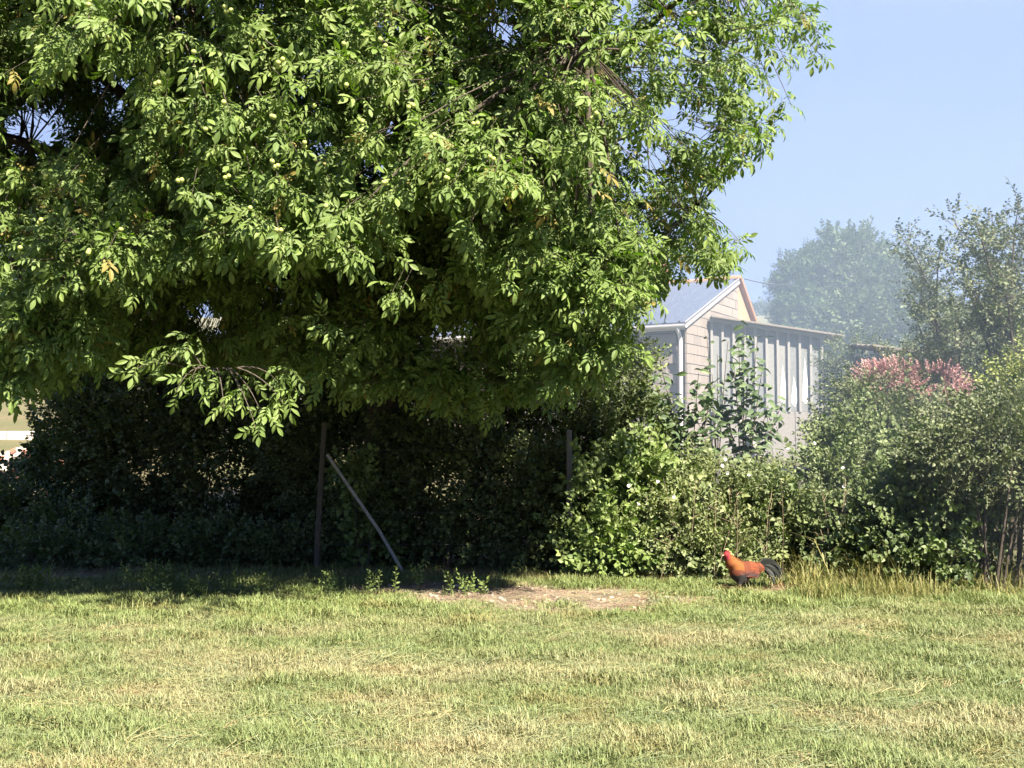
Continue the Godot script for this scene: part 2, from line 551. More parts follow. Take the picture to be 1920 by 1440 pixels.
	var far := atan2(ridge - 3.0, 2.5)
	m = MB.new()
	m.box(Transform3D(Basis(Vector3.RIGHT, -far), Vector3(-9.0, ridge - .98, -5.3)), Vector3(18.3, .1, 3.5))
	part("far_roof", m.done(), lichen, o)
	var lg := Gradient.new()
	lg.offsets = PackedFloat32Array([0.0, .42, .52, .62, 1.0])
	lg.colors = PackedColorArray([lin(.34, .25, .21), lin(.40, .31, .27), lin(.44, .20, .09), lin(.50, .22, .07), lin(.42, .30, .2)])
	var lw: StandardMaterial3D = rough_mat(Color.BLACK, Color.WHITE, 1.3, .95, .02, 0.0, 33)
	(lw.albedo_texture as NoiseTexture2D).color_ramp = lg
	m = MB.new()      # lichen grown capping at the top of the old gable
	m.prism(PackedVector2Array([Vector2(3.9, ridge - .12), Vector2(4.05, ridge - .08), Vector2(5.3, ridge - 1.12), Vector2(5.1, ridge - 1.3), Vector2(4.6, ridge - 1.15), Vector2(4.4, ridge - 1.75), Vector2(4.0, ridge - 1.7)]), side, -.02, .02)
	part("lichen_capping", m.done(), lw, o)
	for k in 45:
		var t := MB.new()
		var pts := PackedVector2Array()
		for a in 7: pts.append(Vector2(cos(PI * a / 6.0) * .13, sin(PI * a / 6.0) * .11))
		t.prism(pts, Transform3D(Basis(Vector3(0, 0, 1), Vector3.UP, Vector3(-1, 0, 0)), Vector3.ZERO), -.2, .2)
		part("ridge_tile", t.done(), lichen, o, Transform3D(Basis(Vector3(0, 0, 1), rng.randf_range(-.02, .02)), Vector3(-.12 - k * .405, ridge + .07 + rng.randf_range(-.012, .012), -4.0)))
	# chimney
	var brick := rough_mat(Color(.30, .11, .07), Color(.44, .20, .13), 3.0, .95, .05, 1.0, 40)
	m = MB.new()
	m.box(Transform3D(Basis.IDENTITY, Vector3(-2.6, ridge + .35, -4.1)), Vector3(.75, 1.3, .55), Color.WHITE, .01)
	var ch := part("chimney", m.done(), brick, o)
	m = MB.new()
	m.box(Transform3D(Basis.IDENTITY, Vector3(-2.6, ridge + 1.04, -4.1)), Vector3(.87, .08, .67), Color.WHITE, .01)
	part("chimney_cap", m.done(), brick, ch)
	# gutter, brackets, downpipe
	var white := mat(Color(.62, .61, .62), .45)
	m = MB.new()
	var gp := PackedVector2Array()
	for a in 9: gp.append(Vector2(cos(PI + PI * a / 8.0) * .075, sin(PI + PI * a / 8.0) * .075))
	for a in 9: gp.append(Vector2(cos(TAU - PI * a / 8.0) * .062, sin(TAU - PI * a / 8.0) * .062))
	m.prism(gp, Transform3D(Basis(Vector3(0, 0, 1), Vector3.UP, Vector3(-1, 0, 0)), Vector3(0, near - .06, .27)), -.12, 18.0)
	m.box(Transform3D(Basis.IDENTITY, Vector3(-9.0, near - .09, .175)), Vector3(18.1, .17, .025))
	part("gutter", m.done(), white, o)
	m = MB.new()
	var dp := [Vector3(-.1, near - .12, .27), Vector3(-.1, near - .2, .26), Vector3(-.1, near - .34, .14), Vector3(-.1, near - .42, .11), Vector3(-.1, -.6, .11)]
	m.tube(dp, [.05, .05, .05, .05, .05], 10)
	part("downpipe", m.done(), white, o)
	m = MB.new()      # soffit under the overhang
	m.box(Transform3D(sb, Vector3(-9.0, near - .02, 0) + sb * Vector3(0, 0, .07)), Vector3(18.0, .03, .22))
	part("soffit", m.done(), mat(Color(.45, .43, .42), .8), o)

func build_sheds() -> void:
	var x0 := 5.24; var d0 := 29.3
	var yb := gh(6.5, 29.3) - .1
	var o := thing("lean_to_shed", "grey battened lean-to shed against the gable end of the farmhouse", "shed", Vector3(x0, yb, -d0), -deg_to_rad(3.0))
	var conc := rough_mat(Color(.22, .205, .20), Color(.29, .27, .26), 1.2, .95, .02, 1.0, 51)
	var panel := []
	for k in 4: panel.append(rough_mat([Color(.15, .155, .16), Color(.175, .18, .185), Color(.14, .145, .155), Color(.19, .19, .19)][k], [Color(.20, .21, .22), Color(.225, .23, .235), Color(.19, .20, .21), Color(.25, .25, .25)][k], .8, .6, .02, 0.0, 60 + k))
	var batm := rough_mat(Color(.22, .215, .21), Color(.30, .295, .29), 2.0, .85, .02, 0.0, 66)
	var wood := rough_mat(Color(.18, .155, .135), Color(.27, .245, .22), 2.0, .9, .03, 1.0, 70)
	var pt := 1.28; var n := 10; var bw := .285
	var top := func(x: float) -> float: return 3.72 - x * .155
	var W := n * bw
	var m := MB.new()
	for k in 4:
		m = MB.new()
		m.box(Transform3D(Basis.IDENTITY, Vector3((k + .5) * W / 4, pt / 2 - .3, -.06)), Vector3(W / 4 - .012, pt + .6, .12), Color.WHITE, .008)
		part("plinth_panel", m.done(), conc, o)
	for k in n:
		var a := k * bw; var b := a + bw
		m = MB.new()
		m.prism(PackedVector2Array([Vector2(a + .02, pt + .01), Vector2(b - .02, pt + .01), Vector2(b - .02, top.call(b)), Vector2(a + .02, top.call(a))]), Transform3D.IDENTITY, -.06, -.045)
		part("panel", m.done(), panel[rng.randi() % 4], o)
	for k in n + 1:
		var a := k * bw
		m = MB.new()
		m.prism(PackedVector2Array([Vector2(a - .03, pt + .0), Vector2(a + .03, pt + .0), Vector2(a + .03, top.call(a)), Vector2(a - .03, top.call(a))]), Transform3D(Basis.IDENTITY, Vector3.ZERO), -.05, .035 + rng.randf_range(-.005, .005))
		part("batten", m.done(), batm, o)
	# thin jagged white patches on three bays
	var patch_white := mat(Color(.5, .51, .54), .5)
	for q in [[6, .32, .95, .06], [7, .25, .7, .12], [8, .3, 1.15, .05]]:
		var a: float = q[0] * bw + .03; var b := a + bw - .06
		m = MB.new()
		m.prism(PackedVector2Array([Vector2(lerpf(a, b, .1), pt + q[1]), Vector2(lerpf(a, b, .55), pt + q[1] - .12), Vector2(b - .02, pt + q[1] + .05), Vector2(lerpf(a, b, .8), pt + q[1] + q[2] * .45), Vector2(lerpf(a, b, .45), pt + q[1] + q[2]), Vector2(lerpf(a, b, .3), pt + q[1] + q[2] * .6), Vector2(lerpf(a, b, .18), pt + q[1] + q[2] * .3)]), Transform3D.IDENTITY, -.043, -.038)
		part("white_patch", m.done(), patch_white, o)
	# side wall to the right, roof
	m = MB.new()
	m.prism(PackedVector2Array([Vector2(0, -.6), Vector2(3.0, -.6), Vector2(3.0, top.call(W)), Vector2(0, top.call(W))]), Transform3D(Basis(Vector3(0, 0, -1), Vector3.UP, Vector3(1, 0, 0)), Vector3(W - .02, 0, -.13)), -.1, 0)
	part("side_wall", m.done(), conc, o)
	var nb := 8
	for k in nb:
		m = MB.new()
		var z1 := .26 - k * .4
		var xl := maxf(.0 + (k - .4) * .23, -.05)
		var L := W + .55 + rng.randf_range(-.12, .12) - xl
		m.box(Transform3D(Basis(Vector3(0, 0, 1), -atan(.155)), Vector3(xl + L / 2, top.call(xl + L / 2) + .05 + .004 * (k % 2), z1 - .2)), Vector3(L, .05, .39), Color.WHITE, .006)
		part("roof_board", m.done(), wood, o)
	m = MB.new()
	m.box(Transform3D(Basis(Vector3(0, 0, 1), -atan(.155)), Vector3(W / 2, top.call(W / 2) - .03, .075)), Vector3(W + .2, .09, .06))
	part("fascia", m.done(), batm, o)
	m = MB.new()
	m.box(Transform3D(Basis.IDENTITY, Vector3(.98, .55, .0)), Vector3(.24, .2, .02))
	part("vent_dark_plate", m.done(), mat(Color(.012, .012, .012), 1.0), o)  # flat plate on the plinth; the dark of a hole is painted as black
	# a board leaning on the plinth
	m = MB.new()
	m.box(Transform3D(Basis(Vector3(0, 0, 1), .5) * Basis(Vector3.RIGHT, -.12), Vector3(x0 + .95, yb + .62, -d0 + .14)), Vector3(.09, 1.25, .025), Color.WHITE, .004)
	tag(part("leaning_board", m.done(), rough_mat(Color(.48, .43, .40), Color(.58, .53, .50), 2.0, .9), self), "pale narrow board leaning against the concrete base of the lean-to", "board")
	# open shelter further right
	var d1 := 23.5
	var c1 := P(1637, 652, d1); var c2 := P(1768, 669, d1)
	var y1 := gh(c1.x, d1)
	o = thing("open_shelter", "low open shelter with weathered sagging roof behind the pink shrub", "shelter", Vector3(c1.x, y1, -d1))
	var w1 := c2.x - c1.x
	for k in 6:
		m = MB.new()
		m.box(Transform3D(Basis(Vector3(0, 0, 1), -.13 + rng.randf_range(-.015, .015)), Vector3(w1 / 2 + .05, (c1.y + c2.y) / 2 - y1 + .02 * (k % 2) + k * .03, .1 - k * .34)), Vector3(w1 + .25 + rng.randf_range(-.1, .1), .045, .35), Color.WHITE, .006)
		part("roof_board", m.done(), wood, o)
	for q in [[.12, 0.0], [w1 - .1, 0.0], [.12, -1.5], [w1 - .1, -1.5]]:
		m = MB.new()
		var hh: float = c1.y - y1 - q[0] * .13 - .06
		m.box(Transform3D(Basis.IDENTITY, Vector3(q[0], hh / 2 - .1, q[1])), Vector3(.12, hh + .2, .12), Color.WHITE, .01)
		part("post", m.done(), conc, o)
	for k in 7:
		m = MB.new()
		m.box(Transform3D(Basis.IDENTITY, Vector3(.1 + (k + .5) * (w1 - .1) / 7, .9, -1.62)), Vector3((w1 - .1) / 7 - .012, 2.0, .03))
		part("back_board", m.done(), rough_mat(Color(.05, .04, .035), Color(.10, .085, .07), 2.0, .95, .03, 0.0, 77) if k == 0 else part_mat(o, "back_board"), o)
	# low concrete garden wall
	var wl := at(1560, 20.5); var wr := at(1830, 20.5)
	o = thing("garden_wall", "low pale concrete panel wall behind the hedge near the pink shrub", "wall", wl)
	for k in 5:
		m = MB.new()
		var pw := (wr.x - wl.x) / 5
		m.box(Transform3D(Basis.IDENTITY, Vector3((k + .5) * pw, .45, 0)), Vector3(pw - .015, 1.3, .08), Color.WHITE, .01)
		part("panel", m.done(), conc, o)
func part_mat(o: Node, called: String) -> Material:
	return (o.get_node(called) as MeshInstance3D).material_override

# ---------------------------------------------------------------- fence
func build_fence() -> void:
	var wood := rough_mat(Color(.10, .085, .065), Color(.24, .21, .17), 4.0, .9, .03, 2.0, 81)
	var pale := rough_mat(Color(.25, .235, .21), Color(.55, .53, .50), 2.2, .85, .02, 1.5, 83)
	var conc := rough_mat(Color(.13, .13, .13), Color(.22, .22, .22), 4.0, .95, .03, 1.0, 85)
	var b := on_ground(592, 1070)
	var d := -b.z
	var o := thing("wire_fence", "old wire fence with a leaning wooden post and braced strut", "fence", b)
	var tip := P(608, 792, d) - b
	var m := MB.new()
	m.tube([Vector3(0, -.2, 0), tip * .3, tip * .62, tip], [.04, .036, .034, .032], 9)
	part("post", m.done(), wood, o)
	m = MB.new()
	var s0 := P(613, 852, d - .05) - b; var s1 := on_ground(765, 1074) - b
	m.tube([s0, s0.lerp(s1, .3), s0.lerp(s1, .65), s1 + Vector3(.03, -.15, 0)], [.02, .021, .022, .022], 9)
	part("brace", m.done(), pale, o).set_meta("label", "pale stripped pole propping the wooden post")
	for q in [[1066, 1078, 806], [1345, 1076, 880], [1500, 1080, 900]]:
		var g := on_ground(q[0], q[1]) - b
		var t := P(q[0] + 3, q[2], -(g.z + b.z)) - b
		m = MB.new()
		m.box(Transform3D(Basis.IDENTITY, (g + t) / 2 - Vector3(0, .1, 0)), Vector3(.065, t.y - g.y + .2, .065), Color.WHITE, .008)
		part("post", m.done(), conc, o)
	var wire := mat(Color(.16, .16, .16), .5)
	for k in 4:
		var y := .35 + k * .4
		m = MB.new()
		var e := on_ground(1500, 1080) - b
		var pts := []; var rr := []
		for i in 9:
			var q := Vector3(0, y, 0).lerp(e + Vector3(0, y - .05, 0), i / 8.0)
			q.y += rng.randf_range(-.025, .02)
			pts.append(q); rr.append(.0013)
		m.tube(pts, rr, 4)
		part("wire", m.done(), wire, o)
	# overhead cable
	m = MB.new()
	var a := P(1396, 523, 31.6); var mid := P(1520, 517, 62.0); var z := P(2400, 512, 80.0)
	var pts2 := []; var r2 := []
	for i in 13:
		var t := i / 12.0
		pts2.append(a.lerp(mid, t) - Vector3(0, 4.0 * t * (1 - t) * .3, 0)); r2.append(.016)
	for i in range(1, 13):
		var t := i / 12.0
		pts2.append(mid.lerp(z, t) - Vector3(0, 4.0 * t * (1 - t) * .5, 0)); r2.append(.02)
	var up := MB.new()
	up.tube([Vector3(mid.x, gh(mid.x, 62.0) - .5, mid.z), mid + Vector3(0, .3, 0)], [.16, .11], 10)
	tag(part("utility_pole", up.done(), wood, self), "wooden pole carrying the cable behind the round dark tree", "pole")
	m.tube(pts2, r2, 5)
	tag(part("overhead_cable", m.done(), mat(Color(.05, .05, .055), .6), self), "thin dark overhead cable leaving the farmhouse gable", "cable")

# ---------------------------------------------------------------- walnut tree
func build_walnut() -> void:
	var hull := PackedVector2Array()
	for q in [[-500, -900], [1450, -900], [1500, -300], [1505, 0], [1545, 60], [1560, 120], [1530, 150], [1465, 165], [1485, 235], [1450, 300], [1350, 320], [1325, 390], [1340, 440], [1405, 475], [1380, 510], [1330, 520], [1255, 530], [1215, 560], [1195, 620], [1170, 690], [1110, 750], [1040, 760], [990, 735], [930, 690], [880, 620], [780, 640], [700, 670], [620, 700], [560, 700], [440, 690], [330, 700], [235, 690], [185, 680], [110, 740], [60, 720], [-60, 760], [-500, 800]]: hull.append(Vector2(q[0], q[1]))
	var gaps := [[55, 240, 52], [385, 603, 24], [850, 655, 36], [950, 40, 26], [230, 150, 16], [1265, 215, 24], [1330, 250, 20], [1225, 280, 16]]
	var hollows := [[165, 205, 95], [335, 20, 45], [800, 470, 70], [930, 400, 60], [620, 520, 50], [740, 240, 35], [500, 560, 50], [560, 180, 30], [690, 330, 35], [310, 590, 50], [1190, 160, 40], [1080, 470, 40]]
	var dim := PackedVector2Array()      # here the outer boughs stand back and the shaded inside shows
	for q in [[215, 530], [330, 500], [450, 480], [560, 500], [700, 480], [780, 520], [860, 500], [930, 560], [960, 660], [900, 720], [640, 720], [600, 660], [560, 690], [380, 690], [240, 680]]: dim.append(Vector2(q[0], q[1]))
	var root := at(700, 15.7)
	var o := thing("walnut_tree", "large leafy walnut tree hung with green walnuts", "tree", root)
	var C := Vector3(-2.2, 6.1, -13.2); var E := Vector3(5.9, 4.9, 4.5)
	var fork := Vector3(root.x + .15, 2.3, root.z + .1)
	var m := MB.new()
	m.tube([root + Vector3(0, -.25, 0) - root, Vector3(.02, .15, 0), Vector3(.05, .7, .03), Vector3(.1, 1.5, .05), fork - root, fork - root + Vector3(.3, 1.6, 0), fork - root + Vector3(.5, 3.6, .1)], [.36, .27, .23, .21, .22, .17, .10], 14)
	part("trunk", m.done(), bark, o)
	var ends := []
	var nl := 18
	for k in nl:
		var y := lerpf(-.45, .9, (k + .5) / nl); var a := k * 2.39996
		var q := Vector3(cos(a) * sqrt(1 - y * y), y, sin(a) * sqrt(1 - y * y))
		var e := C + q * E * .82
		var lm := MB.new()
		var st := fork + Vector3(0, rng.randf_range(0, 1.6), 0)
		var mid := st.lerp(e, .5) + Vector3(0, .7, 0) + rvec() * .4
		var pts := bez(st - root, mid - root, e - root, 8)
		lm.tube(pts, taper(.13, .022, 8), 7)
		part("limb", lm.done(), bark, o)
		for i in range(3, 9): ends.append(pts[i] + root)
	# sprays: twig ends that carry the compound leaves
	var lv := []
	for k in 4: lv.append(walnut_leaf(100 + k))
	var leaves := []                 # [transform, variant, colour, depth, screen]
	var twigs := MB.new()
	var tips := []
	var tries := 0; var made := 0
	var ca := Color(.10, .165, .036); var cb := Color(.19, .265, .066)
	while made < 18000 and tries < 190000:
		tries += 1
		var q := rvec()
		var lump := 1.0 + nz.get_noise_3dv(q * 140.0) * .30 + nz.get_noise_3dv(q * 420.0 + Vector3(50, 0, 0)) * .12
		var rr := lerpf(.42, 1.0, pow(rng.randf(), .5))
		var p := C + q * E * rr * lump
		if p.y < 1.75: continue
		var s := proj(p)
		if not Geometry2D.is_point_in_polygon(s, hull): continue
		var skip := false
		for g in gaps:
			if s.distance_to(Vector2(g[0], g[1])) < g[2] + 14: skip = true
		if -p.z < 12.0 and Geometry2D.is_point_in_polygon(s, dim) and rng.randf() < .93: skip = true
		if -p.z < 12.2:
			for g in hollows:
				if s.distance_to(Vector2(g[0], g[1])) < g[2] * (1.0 + .3 * nz.get_noise_2d(s.x * 2, s.y * 2)): skip = true
		if p.x > .4 and -p.z > 13.4 and rng.randf() < .75: skip = true
		if p.x > 1.2 and rr < .75 and rng.randf() < .5: skip = true
		if s.x > 1130 and s.y < 470 and nz.get_noise_3dv(p * 130.0) < .06: skip = true
		if rr > .74 and nz.get_noise_3dv(p * 75.0) < -.12: skip = true
		if skip: continue
		made += 1
		var nb: Vector3 = ends[0]
		for e in ends:
			if e.distance_squared_to(p) < nb.distance_squared_to(p): nb = e
		var out := ((p - nb).normalized() + q * .7 + Vector3(0, .1, 0)).normalized()
		spray(p, out, leaves, ca, cb, rng.randi_range(5, 8), tips)
		var bk := p - out * rng.randf_range(.35, .6)
		if made % 9 == 0 and nb.distance_to(p) < 2.4:
			twigs.tube(bez(nb - root, nb.lerp(bk, .6) + Vector3(0, .15, 0) - root, p - root, 4), taper(.011, .004, 4), 4, Color.WHITE, false)
		else:
			twigs.tube([bk - root, p - root], [.005, .0025], 3, Color.WHITE, false)
	# low boughs that hang out of the crown towards the meadow
	for b in [[1010, 500, 10.6, .55], [1110, 540, 10.5, .55], [1165, 480, 10.8, .45], [1070, 630, 10.8, .42], [1120, 650, 10.9, .35], [1060, 700, 11.0, .32], [1000, 600, 10.9, .4], [60, 600, 10.2, .6], [20, 700, 10.3, .35], [130, 640, 10.3, .4], [640, 430, 9.6, .5], [500, 420, 9.6, .5], [180, 480, 9.7, .6], [900, 330, 9.7, .5], [650, 690, 12.2, .45], [740, 700, 12.3, .5], [830, 715, 12.2, .4], [900, 740, 12.4, .4], [960, 720, 12.0, .4], [700, 620, 12.2, .45]]:
		var c := P(b[0], b[1], b[2])
		var nb: Vector3 = ends[0]
		for e in ends:
			if e.distance_squared_to(c) < nb.distance_squared_to(c): nb = e
		twigs.tube(bez(nb - root, nb.lerp(c, .6) + Vector3(0, .4, 0) - root, c - root, 6), taper(.03, .008, 6), 5, Color.WHITE, false)
		for i in int(b[3] * b[3] * 190):
			var q := rvec()
			var p: Vector3 = c + q * b[3] * Vector3(1.25, .8, 1.0) * pow(rng.randf(), .4)
			twigs.tube([c.lerp(p, .5) - root, p - root], [.005, .003], 3, Color.WHITE, false)
			spray(p, (q + Vector3(0, -.15, .2)).normalized(), leaves, ca, cb, 6, tips)
	# hanging sprays at the front whose shapes read singly
	for h in [[300, 700, 9.6, 5], [250, 720, 9.6, 3], [330, 760, 9.5, 4], [360, 735, 9.6, 4], [420, 790, 9.3, 3], [400, 750, 9.6, 5], [490, 800, 9.5, 4], [530, 780, 9.6, 4], [480, 830, 9.3, 3], [450, 760, 9.7, 5], [590, 750, 10.8, 4], [340, 680, 9.7, 5], [520, 740, 9.8, 5], [1540, 130, 11.6, 3], [1545, 95, 11.6, 3], [1520, 60, 11.7, 4], [1470, 240, 11.5, 3], [1485, 225, 11.5, 3], [1462, 265, 11.5, 3], [1438, 300, 11.4, 3], [1405, 320, 11.4, 3], [1385, 275, 11.5, 4], [1425, 240, 11.5, 4], [1365, 320, 11.4, 4], [1400, 205, 11.6, 4], [1445, 190, 11.6, 4], [1480, 150, 11.6, 4], [1500, 110, 11.7, 4], [1440, 120, 11.7, 4], [1420, 300, 11.4, 4], [1440, 270, 11.5, 4], [1345, 370, 11.2, 3], [1320, 400, 11.2, 4], [1395, 488, 11.0, 3], [1360, 480, 11.0, 4], [1310, 500, 11.1, 4], [1320, 450, 11.2, 4], [1280, 510, 11.1, 4], [1300, 440, 11.2, 4]]:
		var p := P(h[0], h[1] - 25, h[2])
		var q := Vector3(sign(h[0] - 900.0) * .35, -.55, .4).normalized()
		spray(p, q, leaves, ca, cb, h[3] + 3, tips, .98)
		var nb: Vector3 = P(400 + (h[0] - 400) * .35, 690, 9.75)
		if h[0] > 700:
			nb = ends[0]
			for e in ends:
				if e.distance_squared_to(p) < nb.distance_squared_to(p): nb = e
		twigs.tube(bez(nb - root, nb.lerp(p, .6) + Vector3(0, .12, 0) - root, p - root, 6), taper(.008, .003, 6), 4, Color.WHITE, false)
	part("twigs", twigs.done(), bark, o).set_meta("kind", "stuff")
	# the three hundred leaves that show largest are single parts, the rest one mass
	var order := range(leaves.size())
	var in_view := order.filter(func(i): return Rect2(0, 0, 1920, 1000).has_point(leaves[i][3]))
	in_view.sort_custom(func(a, b): return -leaves[a][0].origin.z < -leaves[b][0].origin.z)
	var single := {}
	for i in mini(300, in_view.size()): single[in_view[i]] = true
	var tm := []
	for k in 5:
		var t: StandardMaterial3D = leafm["walnut"].duplicate()
		t.albedo_color = ca.lerp(cb, k / 4.0).linear_to_srgb()
		tm.append(t)
	var ts := [[], [], [], []]; var cs := [[], [], [], []]
	for i in leaves.size():
		var L: Array = leaves[i]
		var t: Transform3D = L[0]
		t.origin -= root
		if single.has(i): part("leaf", lv[L[1]], tm[rng.randi() % 5], o, t)
		else:
			ts[L[1]].append(t); cs[L[1]].append(L[2])
	for k in 4: copies("foliage", lv[k], leafm["walnut"], o, ts[k], cs[k])
	# green walnuts near the surface of the crown that faces the meadow
	var nut := MB.new()
	nut.ball(Transform3D(Basis.from_scale(Vector3(.0195, .022, .0195)), Vector3.ZERO), 10, 7)
	var nutm := nut.done()
	var nm := rough_mat(Color(.25, .31, .08), Color(.35, .41, .13), 8.0, .5, .03, 0.0, 90)
	tips = tips.filter(func(t): return Rect2(0, 0, 1300, 560).has_point(t[1]))
	tips.sort_custom(func(a, b): return -a[0].z < -b[0].z)
	var used := []
	for t in tips:
		if used.size() >= 46: break
		var ok := true
		for u in used:
			if u.distance_to(t[1]) < 62.0: ok = false
		if not ok: continue
		used.append(t[1])
		for k in [1, 1, 2, 2, 3][rng.randi() % 5]:
			part("walnut", nutm, nm, o, Transform3D(Basis(rvec(), rng.randf() * TAU), t[0] - root + Vector3(rng.randf_range(-.05, .05) * mini(k, 1), .05 + rng.randf_range(-.03, .04), .27 + rng.randf_range(-.04, .03))))
func spray(p: Vector3, out: Vector3, leaves: Array, ca: Color, cb: Color, n: int, tips: Array, size := 1.0) -> void:
	var base := tint(ca, cb, .1)
	tips.append([p, proj(p)])
	var side := out.cross(Vector3.UP if absf(out.y) < .9 else Vector3.RIGHT).normalized()
	var o2 := out.cross(side)
	for i in n:
		var a := i * 2.4 + rng.randf_range(-.4, .4)
		var rad := side * cos(a) + o2 * sin(a)
		var t := float(i) / n
		var f := (rad * lerpf(1.0, .35, t) + out * lerpf(.35, 1.0, t) + Vector3(0, rng.randf_range(-.25, .15), 0)).normalized()
		var up := (LIGHT + rvec() * .7).normalized()
		if absf(f.dot(up)) > .93: up = out
		var k := lerpf(.32, .76, pow(rng.randf(), .8)) * size
		var q := p - out * .22 * (1 - t)
		leaves.append([Transform3D(basis_to(f, up).scaled(Vector3.ONE * k), q), rng.randi() % 4, base.lerp(tint(ca, cb, .25), .5) if rng.randf() > .025 else Color(.24, .20, .05), proj(q)])

# ---------------------------------------------------------------- trees behind
func build_background_trees() -> void:
	var big := sprig(.55, 22, .17, .12, 1.1, .3, 2, 5)
	var big2 := sprig(.5, 20, .14, .09, 1.0, .2, 2, 6)
	var apple := sprig(.34, 14, .078, .046, .9, .2, 2, 7)
	var apple2 := sprig(.4, 12, .07, .044, .9, .3, 2, 8)
	tree("maple_tree", "round dark green tree standing behind the lean-to shed", at(1545, 52), 8.4, .3,
		[B(1530, 545, 52, 2.0, 1.6, 2.0), B(1590, 500, 52, 1.9, 1.5, 2.0), B(1500, 590, 51, 1.1, 1.0, 1.6), B(1560, 590, 52, 2.4, 1.6, 2.2), B(1500, 530, 52, .9, 1.0, 1.3), B(1570, 480, 53, 1.3, .9, 1.5)], [big, big2], 2600, Color(.04, .075, .03), Color(.085, .13, .05))
	tree("ash_tree", "light green feathery tree beside the round dark tree", at(1650, 40), 6.0, .2,
		[B(1640, 555, 40, 1.4, 1.2, 1.4), B(1600, 600, 39, 1.2, .9, 1.3), B(1700, 590, 40, 1.4, 1.0, 1.3), B(1610, 500, 41, .8, 1.0, .9), B(1660, 640, 39, 1.9, .9, 1.4), B(1690, 520, 40, .5, .7, .6)], [big2], 1900, Color(.06, .095, .038), Color(.11, .145, .06))
	# loose apple trees on the right
	loose_tree("apple_tree", "open branched apple tree rising above the pink shrub", at(1775, 19.5), [[1690, 445], [1765, 455], [1730, 510], [1710, 570], [1790, 560], [1740, 590], [1720, 480], [1800, 600]], 19.5, [apple, apple2], 560)
	loose_tree("apple_tree", "tall sparse apple tree above the yellow leaved shrub", at(1900, 16.5), [[1910, 380], [1830, 420], [1860, 400], [1790, 480], [1850, 470], [1920, 440], [1880, 520], [1820, 540], [1930, 500], [1850, 560], [1960, 420], [1990, 500], [1900, 600], [1790, 420], [1940, 580]], 16.5, [apple, apple2], 1200)
	# far hedge line on the crest
	var hs := [at(1390, 292)]
	var ts := []; var cs := []
	var far := sprig(2.2, 22, 1.1, .8, 1.0, .2, 2, 9)
	for i in 900:
		var px := rng.randf_range(1200, 2100)
		var d := rng.randf_range(288, 296)
		var p := at(px, d)
		var hh := 1.6 + maxf(0, nz.get_noise_1d(px * 3.0)) * 8.0 + (3.0 if absf(px - 1438) < 7 else 0.0)
		p.y += rng.randf() * hh
		ts.append(Transform3D(basis_to(rvec(), Vector3.UP), p)); cs.append(tint(Color(.035, .055, .03), Color(.06, .08, .04)))
	var fh := copies("distant_hedgerow", far, leafm["leaf"], self, ts, cs)
	tag(fh, "thin dark hedgerow along the crest of the far field", "hedgerow")
func tree(called: String, label: String, root: Vector3, height: float, r: float, blobs: Array, kinds: Array, count: int, ca: Color, cb: Color) -> Node3D:
	var o := thing(called, label, "tree", root)
	var m := MB.new()
	var c := Vector3.ZERO
	for b in blobs: c += (b[0] - root) / blobs.size()
	m.tube(bez(Vector3(0, -.3, 0), Vector3(0, c.y * .5, 0), c, 6), taper(r, r * .35, 6), 9)
	part("trunk", m.done(), bark, o)
	var cr := Node3D.new(); cr.name = "crown"; o.add_child(cr)
	for b in blobs:
		m = MB.new()
		var e: Vector3 = b[0] - root
		m.tube(bez(Vector3(0, c.y * .55, 0), c.lerp(e, .5) + Vector3(0, -.3, 0), e, 5), taper(r * .4, .02, 5), 6)
		part("limb", m.done(), bark, o)
	var vol := 0.0
	for b in blobs: vol += b[1].x * b[1].y
	var ts := []; var cs := []
	for k in kinds: ts.append([]); cs.append([])
	for b in blobs:
		for i in int(count * b[1].x * b[1].y / vol):
			var q := rvec()
			var lump := 1.0 + nz.get_noise_3dv((b[0] + q * b[1]) * 50.0) * .5
			lump += nz.get_noise_3dv((b[0] + q * b[1]) * 130.0) * .45
			var p: Vector3 = b[0] - root + q * b[1] * lerpf(.4, 1.0, pow(rng.randf(), .5)) * lump
			var k := rng.randi() % kinds.size()
			ts[k].append(Transform3D(basis_to((q + rvec() * .7).normalized(), Vector3.UP).scaled(Vector3.ONE * rng.randf_range(.8, 1.2)), p))
			cs[k].append(tint(ca, cb))
	for k in kinds.size(): copies("foliage", kinds[k], leafm["leaf"], cr, ts[k], cs[k])
	return o
